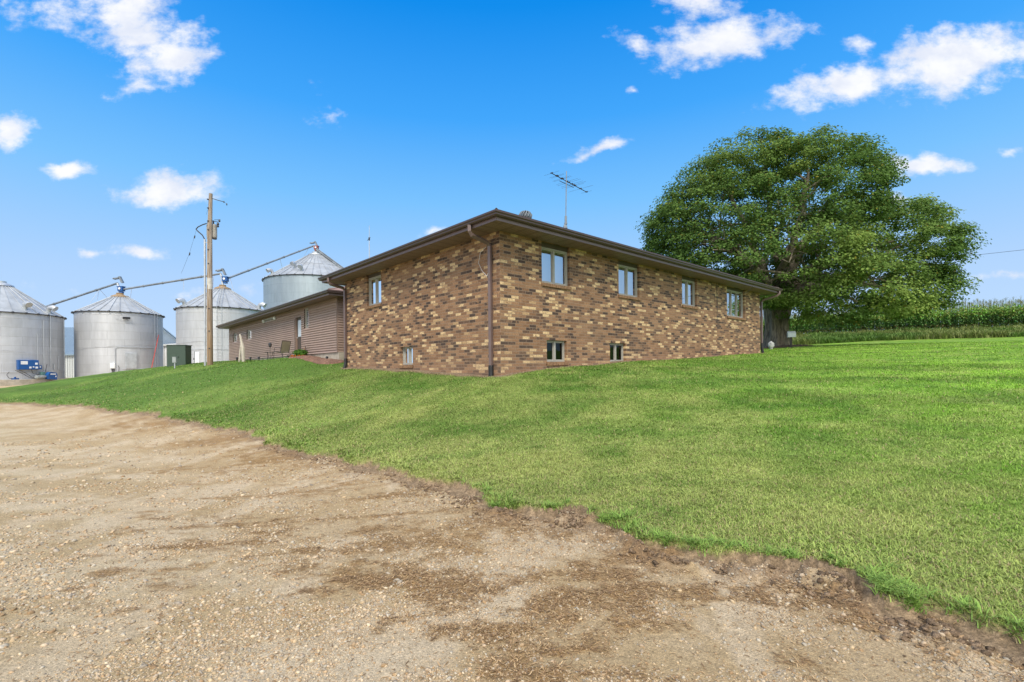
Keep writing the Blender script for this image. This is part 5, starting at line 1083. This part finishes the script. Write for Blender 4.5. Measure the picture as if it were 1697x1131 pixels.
for r0, r1, n, hh, ww in ((2.4, 4.5, 120000, .030, .0052), (4.5, 7.5, 210000, .030, .0064), (7.5, 12, 190000, .031, .0090), (12, 20, 150000, .034, .014), (20, 40, 110000, .04, .022)):
    x, y = sample(r0, r1, n); sd = lawn_sd(x, y)
    k = sd > soil_w(x, y) * (.5 + rng.random(n)) - .02; x, y, sd = x[k], y[k], sd[k]
    h2 = ((x - C0[0]) * dR[0] + (y - C0[1]) * dR[1]); v2 = ((x - C0[0]) * dL[0] + (y - C0[1]) * dL[1]); k = ~((h2 > -.12) & (h2 < LA + .12) & (v2 > -.12) & (v2 < LB + .12))
    g2 = (x - G0[0]) * dR[0] + (y - G0[1]) * dR[1]; w2 = (x - G0[0]) * dL[0] + (y - G0[1]) * dL[1]; k &= ~((g2 > -.2) & (g2 < GA) & (w2 > -.4) & (w2 < GL)); k &= ~((g2 > -1.0) & (g2 < 2) & (w2 > -1.0) & (w2 < 4.2)); k &= np.hypot((x - 18.3) / 1.7, (y - 32.5) / 1.4) > 1
    k &= house_d(x, y) > .06 + .28 * fbm(x * 2, y * 2, 2) * rng.random(len(x)) ** .5
    x, y, sd = x[k], y[k], sd[k]; n = len(x); c = lawn_col(x, y, sd) * 1.15
    cl = fbm(x * 7, y * 7, 3); edge = np.exp(-np.maximum(sd - .15, 0) / .35) * ss(fbm(x * 2.0, y * 2.0, 3), .38, .62)
    h = hh * (.55 + .9 * rng.random(n)) * (.55 + .9 * cl) * (1 + .7 * edge * (rng.random(n) < .5)); w = ww * (.7 + .7 * rng.random(n)) * (1 + .9 * edge)
    c = c * (.72 + .6 * rng.random(n))[:, None]; dryb = rng.random(n) < (.05 + .16 * np.exp(-sd / 2)); c[dryb] = np.array((.40, .33, .17)) * (.6 + .6 * rng.random((dryb.sum(), 1)))
    c = c * (1 - .3 * edge[:, None]) + np.array((.22, .36, .06)) * .3 * edge[:, None]
    z = lawnz(x, y, sd) - .004; GP.append((np.stack([x, y, z], 1), h, w, .35 + 1.5 * rng.random(n), c))
g = [np.concatenate([q[i] for q in GP]) for i in range(5)]
tag(blades('lawn_grass', *g[:4], g[4], M_grass), 'short mown grass with yellowish dry patches covering the sloping lawn', 'grass', kind='stuff'); print('blades', len(g[0]))
# coarse tufts hanging over the broken edge
TP_ = []
for _ in range(420):
    i = random.randint(12, 28); a, b = np.array(BD[i]), np.array(BD[i + 1]); p = a + (b - a) * random.random(); nrm = np.array([-(b - a)[1], (b - a)[0]]); nrm = nrm / np.linalg.norm(nrm); p = p - nrm * 0; 
    p = p + rng.normal(size=2) * .12
    s0 = float(lawn_sd(p[:1], p[1:])[0])
    if s0 < soil_w(p[0], p[1]) - .03 or s0 > .5: continue
    m = random.randint(12, 30); q = p + rng.normal(size=(m, 2)) * .025; TP_.append(q)
q = np.concatenate(TP_); n = len(q); sd = lawn_sd(q[:, 0], q[:, 1]); z = lawnz(q[:, 0], q[:, 1], np.maximum(sd, 0.02))
tag(blades('crabgrass', np.stack([q[:, 0], q[:, 1], z], 1), .035 + .05 * rng.random(n), .006 + .004 * rng.random(n), 1.0 + 1.1 * rng.random(n), np.array((.23, .37, .075)) * (.65 + .6 * rng.random((n, 1))), M_grass), 'coarse bright green tufts sprawling over the torn lawn edge', 'grass', kind='stuff')
# weeds between lawn and corn
CA, CB = np.array((66.0, 29.6)), np.array((22.0, 66.6)); cd = (CB - CA) / np.linalg.norm(CB - CA); cnn = np.array((cd[1], -cd[0])); cnn = cnn if cnn @ np.array((1, 1)) > 0 else -cnn
CLn = float(np.linalg.norm(CB - CA))
n = 75000; s_ = rng.random(n) * CLn; o_ = rng.random(n) ** .8 * 7.2
base_pts = CA[None] + cd[None] * s_[:, None] - cnn[None] * o_[:, None]; x, y = base_pts[:, 0], base_pts[:, 1]
LE = np.array([(56, 27), (42.4, 40), (35.8, 44), (32.4, 47), (29.5, 50), (22, 57.5), (12, 66)])      # lawn edge
yl_ = np.interp(x, LE[::-1, 0], LE[::-1, 1]); k = (y > yl_ + .2 * rng.normal(size=n)); x, y = x[k], y[k]; n = len(x)
cl = fbm(x * .5, y * .5, 3); c = np.array((.13, .225, .045)) * (1 - ss(cl, .4, .6))[:, None] + np.array((.215, .255, .075)) * ss(cl, .4, .6)[:, None]; c = c * (.6 + .8 * rng.random((n, 1)))
tag(blades('roadside_weeds', np.stack([x, y, H(x, y)], 1), (.25 + .5 * rng.random(n)) * (.6 + .9 * fbm(x * .8 + 5, y * .8, 3)), .05 + .05 * rng.random(n), .3 + .6 * rng.random(n), c, M_grass), 'rough olive grass and weeds along the foot of the corn', 'weeds', kind='stuff')
# corn
def corn_plant(seed):
    r = random.Random(seed); V = []; F = []; C = []; hgt = r.uniform(2.35, 2.8)
    def quad(a, b, c, d, cc): i = len(V); V.extend([a, b, c, d]); F.append((i, i + 1, i + 2, i + 3)); C.extend([cc] * 4)
    for an in (0, 2.1, 4.2): 
        e = Vector((math.cos(an) * .022, math.sin(an) * .022, 0)); e2 = Vector((math.cos(an + 2.1) * .022, math.sin(an + 2.1) * .022, 0)); quad(e, e2, e2 * .5 + Vector((0, 0, hgt)), e * .5 + Vector((0, 0, hgt)), (.12, .20, .05))
    for k in range(13):
        z = .35 + k * (hgt - .6) / 13; an = (k % 2) * math.pi + r.uniform(-.7, .7) + seed; L_ = r.uniform(.55, .85) * (1 - .35 * abs(k - 6) / 7); dv = Vector((math.cos(an), math.sin(an), 0)); sv_ = Vector((-dv.y, dv.x, 0)); w = r.uniform(.045, .06)
        cc = tuple(q * r.uniform(.75, 1.3) for q in ((.125, .25, .06) if k < 8 else (.24, .37, .075))); cc = (.21, .19, .08) if k < 3 and r.random() < .5 else cc
        pr = None
        for j, (t, zz) in enumerate(((0, 0), (.28, .20), (.62, .24), (1.0, .02))):
            p = Vector((0, 0, z)) + dv * L_ * t + Vector((0, 0, zz * L_ * 1.1)); ww = w * (1, 1.1, .8, .08)[j]
            if pr: quad(pr[0] - sv_ * pr[1], pr[0] + sv_ * pr[1], p + sv_ * ww, p - sv_ * ww, cc)
            pr = (p, ww)
    for k in range(5):
        an = k * 1.26; tp = Vector((0, 0, hgt)); dv = Vector((math.cos(an) * .10, math.sin(an) * .10, .30 if k else .36)) if k else Vector((0, 0, .36)); quad(tp - Vector((.008, 0, 0)), tp + Vector((.008, 0, 0)), tp + dv + Vector((.008, 0, 0)), tp + dv - Vector((.008, 0, 0)), (.20, .205, .08))
    return np.array([tuple(v) for v in V]), np.array(F), np.array(C)
PL = [corn_plant(k) for k in range(9)]
Vs, Fs, Cs = [], [], []; off = 0
rows = [0, .45, .95, 1.52, 2.3, 3.1, 4.0, 5.0, 6.2, 7.6, 9]
for ri, ro in enumerate(rows):
    sp = .15 + .018 * ri; m = int(CLn / sp)
    for k in range(m):
        s_ = k * sp + random.uniform(-.05, .05); p = CA + cd * s_ + cnn * (ro + random.uniform(-.06, .06)) 
        if p[1] / p[0] < .72: continue
        v, fq, c = PL[random.randrange(9)]; an = random.random() * 6.28; ca, sa = math.cos(an), math.sin(an); sc = random.uniform(.85, 1.06)
        Vs.append(np.stack([(v[:, 0] * ca - v[:, 1] * sa) * sc + p[0], (v[:, 0] * sa + v[:, 1] * ca) * sc + p[1], v[:, 2] * sc], 1)); Fs.append(fq + off); Cs.append(c * random.uniform(.8, 1.2)); off += len(v)
cnt = [len(v) for v in Vs]; px_ = np.array([v[0, 0] for v in Vs]); py_ = np.array([v[0, 1] for v in Vs]); hz = H(px_, py_); V = np.concatenate(Vs); V[:, 2] += np.repeat(hz, cnt)
tag(bulk('corn_field', V, quads=np.concatenate(Fs), mat=M_grass, color=np.concatenate(Cs)), 'tall tasselled corn standing in rows along the right horizon', 'corn', kind='stuff'); print('corn', len(cnt))

# ------------------------------------------------------------------ gravel, straw and clods
def stones(name, x, y, z, s, c, mat, rough=.28):
    N = len(x); cube = np.array([(-1, -1, -1), (1, -1, -1), (1, 1, -1), (-1, 1, -1), (-1, -1, 1), (1, -1, 1), (1, 1, 1), (-1, 1, 1)], float)
    # truncated cube: 8 corners pulled to a rounded, irregular lump + 6 face centres
    fc = np.array([(0, 0, -1.25), (0, 0, 1.25), (0, -1.25, 0), (1.25, 0, 0), (0, 1.25, 0), (-1.25, 0, 0)]); base = np.concatenate([cube * .72, fc])
    V = base[None] * (1 + rng.uniform(-rough, rough, (N, 14, 1))) ; sc = np.stack([.8 + .6 * rng.random(N), .7 + .5 * rng.random(N), .45 + .35 * rng.random(N)], 1); V = V * sc[:, None]
    an = rng.random(N) * 6.28; ca, sa = np.cos(an)[:, None], np.sin(an)[:, None]; X = V[..., 0] * ca - V[..., 1] * sa; Y = V[..., 0] * sa + V[..., 1] * ca; ti = rng.uniform(-.5, .5, N)[:, None]; Z = V[..., 2] + X * ti
    V = np.stack([X * s[:, None] + x[:, None], Y * s[:, None] + y[:, None], Z * s[:, None] + z[:, None]], -1).reshape(-1, 3)
    fcs = [((0, 3, 2, 1), 8), ((4, 5, 6, 7), 9), ((0, 1, 5, 4), 10), ((1, 2, 6, 5), 11), ((2, 3, 7, 6), 12), ((3, 0, 4, 7), 13)]; T = np.array([(q[k], q[(k + 1) % 4], m) for q, m in fcs for k in range(4)])
    Fq = (np.arange(N)[:, None, None] * 14 + T[None]).reshape(-1, 3); return bulk(name, V, tris=Fq, mat=mat, color=np.repeat(c, 14, 0), smooth=False)
M_stone = col_mat('gravel_stone', .85, noise_scale=[(70, .8, 1.2)], spec=.3)
GX = []
for r0, r1, n, s0 in ((2.2, 3.6, 52000, .0040), (3.6, 6, 60000, .0052), (6, 10, 42000, .0075), (10, 20, 22000, .011)):
    x, y = sample(r0, r1, n); sd = lawn_sd(x, y); st = straw_f(x, y, sd); dn = fbm(x * 1.5 + 60, y * 2.2, 4) + .25 * (fbm(x * 6, y * 6, 2) - .5)
    k = (sd < .02) & (rng.random(n) < np.clip((dn - .36) * 4.5, .12, 1) * (1 - .62 * st)); x, y, sd, st = x[k], y[k], sd[k], st[k]; n = len(x)
    s = s0 * np.exp(rng.normal(size=n) * .48) * .88; s = np.where(rng.random(n) < .008, s * 1.7, s); s = np.minimum(s, s0 * 3.2); z = drivez(x, y, sd, st) + s * .15; GX.append((x, y, z, s))
x, y, z, s = [np.concatenate([q[i] for q in GX]) for i in range(4)]; n = len(x)
pal = np.array([(.56, .44, .30), (.50, .38, .25), (.47, .33, .19), (.40, .34, .26), (.60, .49, .33), (.40, .265, .14), (.56, .42, .25), (.50, .44, .34)]); c = pal[rng.integers(0, len(pal), n)] * (.62 + .42 * rng.random((n, 1))) * (1 - .15 * ss(lawn_sd(x, y), -3, -.5))[:, None]
tag(stones('gravel_stones', x, y, z, s, c, M_stone), 'loose tan and grey crushed gravel scattered over the driveway', 'gravel', kind='stuff'); print('stones', n)
# clods of torn soil along the edge
i0 = 9; segs = [(np.array(BD[i]), np.array(BD[i + 1])) for i in range(8, 30)]; ln_ = np.array([np.linalg.norm(b - a) for a, b in segs]); X = []
for _ in range(6500):
    a, b = segs[rng.choice(len(segs), p=ln_ / ln_.sum())]; p = a + (b - a) * rng.random(); nr = np.array([(b - a)[1], -(b - a)[0]]) / max(1e-6, np.linalg.norm(b - a)); 
    tcl = abs(rng.normal()) * .16 + .0; p = p - (-nr) * 0 + nr * (-tcl if rng.random() < .0 else tcl) ; X.append(p)
X = np.array(X); sd = lawn_sd(X[:, 0], X[:, 1]); k = (sd < .10) & (sd > -.6) & (fbm(X[:, 0] * 2.4, X[:, 1] * 2.4, 3) > .37); k &= (X[:, 0] > -1.5) | (rng.random(len(X)) < .35); X, sd = X[k], sd[k]; n = len(X)
s = .0075 * np.exp(rng.normal(size=n) * .62) * (1 + .4 * ss(X[:, 0], -.5, 1.0)); s = np.minimum(s, .019); z = drivez(X[:, 0], X[:, 1], sd, straw_f(X[:, 0], X[:, 1], sd)) + s * .35
M_clod = col_mat('torn_soil', .98, noise_scale=[(60, .6, 1.35), (200, .7, 1.3)], bump=1.0, spec=.1)
tag(stones('soil_clods', X[:, 0], X[:, 1], z, s, np.array((.24, .17, .11)) * (.55 + .8 * rng.random((n, 1))), M_clod, .34), 'dark crumbled clods of soil along the torn lawn edge', 'soil', kind='stuff')
# straw litter lying flat
XX = []
for r0, r1, n in ((2.2, 4, 60000), (4, 7, 60000), (7, 12, 20000)):
    x, y = sample(r0, r1, n, -50, 53); sd = lawn_sd(x, y); st = straw_f(x, y, sd); k = (sd < .12) & (rng.random(n) < np.clip(st, .03, 1) * .9); XX.append((x[k], y[k], sd[k], st[k]))
x, y, sd, st = [np.concatenate([q[i] for q in XX]) for i in range(4)]; n = len(x); z = drivez(x, y, sd, st) + .003 + .012 * rng.random(n) * st
th = rng.random(n) * 6.28; L_ = .012 + .030 * rng.random(n); w = (.0011 + .0011 * rng.random(n)) * (1 + np.hypot(x, y) / 6); d = np.stack([np.cos(th), np.sin(th)], 1); sdv = np.stack([-np.sin(th), np.cos(th)], 1); cv = (rng.random(n) - .5) * .4
P0 = np.stack([x, y, z], 1); dd = np.stack([d[:, 0], d[:, 1], (rng.random(n) - .35) * .35], 1); s3 = np.stack([sdv[:, 0], sdv[:, 1], np.zeros(n)], 1); mid = P0 + dd * (L_ * .5)[:, None] + s3 * (L_ * cv)[:, None] * .5; end = P0 + dd * L_[:, None]
V = np.stack([P0 - s3 * w[:, None], P0 + s3 * w[:, None], mid - s3 * w[:, None], mid + s3 * w[:, None], end - s3 * w[:, None] * .3, end + s3 * w[:, None] * .3], 1).reshape(-1, 3); i = np.arange(n)[:, None] * 6
c = np.array([(.40, .26, .13), (.30, .19, .10), (.52, .37, .20), (.22, .14, .075)])[rng.integers(0, 4, n)] * (.7 + .6 * rng.random((n, 1)))
tag(bulk('dead_grass_litter', V, quads=np.concatenate([i + np.array([[0, 1, 3, 2]]), i + np.array([[2, 3, 5, 4]])]), mat=M_grass, color=np.repeat(c, 6, 0)), 'brown dead grass clippings matted over the gravel', 'dead grass', kind='stuff'); print('straw', n)

# ------------------------------------------------------------------ potted flowers by the door
x, y = -10.75, 24.55; z = Hz(x, y)
pf = thing('flower_pot', (x, y, z), 'clump of green foliage with orange flowers beside the garage door', 'plant')
mb = MB(); mb.lathe(x, y, [(.14, z - .05), (.18, z + .14), (.19, z + .16)], 12); mb.build('pot', pmat('terracotta', (.38, .17, .09), .85), pf, smooth=True)
n = 520; d = rng.normal(size=(n, 3)); d /= np.linalg.norm(d, axis=1, keepdims=True); C_ = np.array((0, 0, .30)) + d * np.array((.38, .34, .22)) * (rng.random((n, 1)) ** .5); nn_ = d + np.array((0, 0, .6)); nn_ /= np.linalg.norm(nn_, axis=1, keepdims=True)
leaf_mesh('foliage', C_, nn_, .07 + .06 * rng.random(n), np.array((.09, .20, .03)) * (.6 + .7 * rng.random((n, 1))), M_leaf, pf)
n = 70; d = rng.normal(size=(n, 3)); d[:, 2] = -abs(d[:, 2]) * .3; d[:, 1] = -abs(d[:, 1]); d /= np.linalg.norm(d, axis=1, keepdims=True); leaf_mesh('flowers', np.array((-.05, 0, .20)) + d * np.array((.40, .36, .25)), d, .05 + .05 * rng.random(n), np.array((.55, .16, .03)) * (.7 + .6 * rng.random((n, 1))), M_leaf, pf)
f = WF(GF, (0, 0), (0, 1), (-1, 0)).f
q = thing('garden_decoration', f.P(4.0, .3, 2.4), 'small pinkish triangular wing-like decoration leaning on siding beside the door', 'garden decoration')
mb = MB(f); mb.face([f.P(4.3, .25, 2.40), f.P(3.85, .22, 2.40), f.P(3.82, .15, 2.86)]); o = mb.build('wing', M_sill, q); md = o.modifiers.new('s', 'SOLIDIFY'); md.thickness = .02
mb = MB(f); mb.tube([f.P(3.82, .15, 1.95), f.P(3.82, .15, 2.9)], .014, 5); mb.build('stake', M_darkm, q)
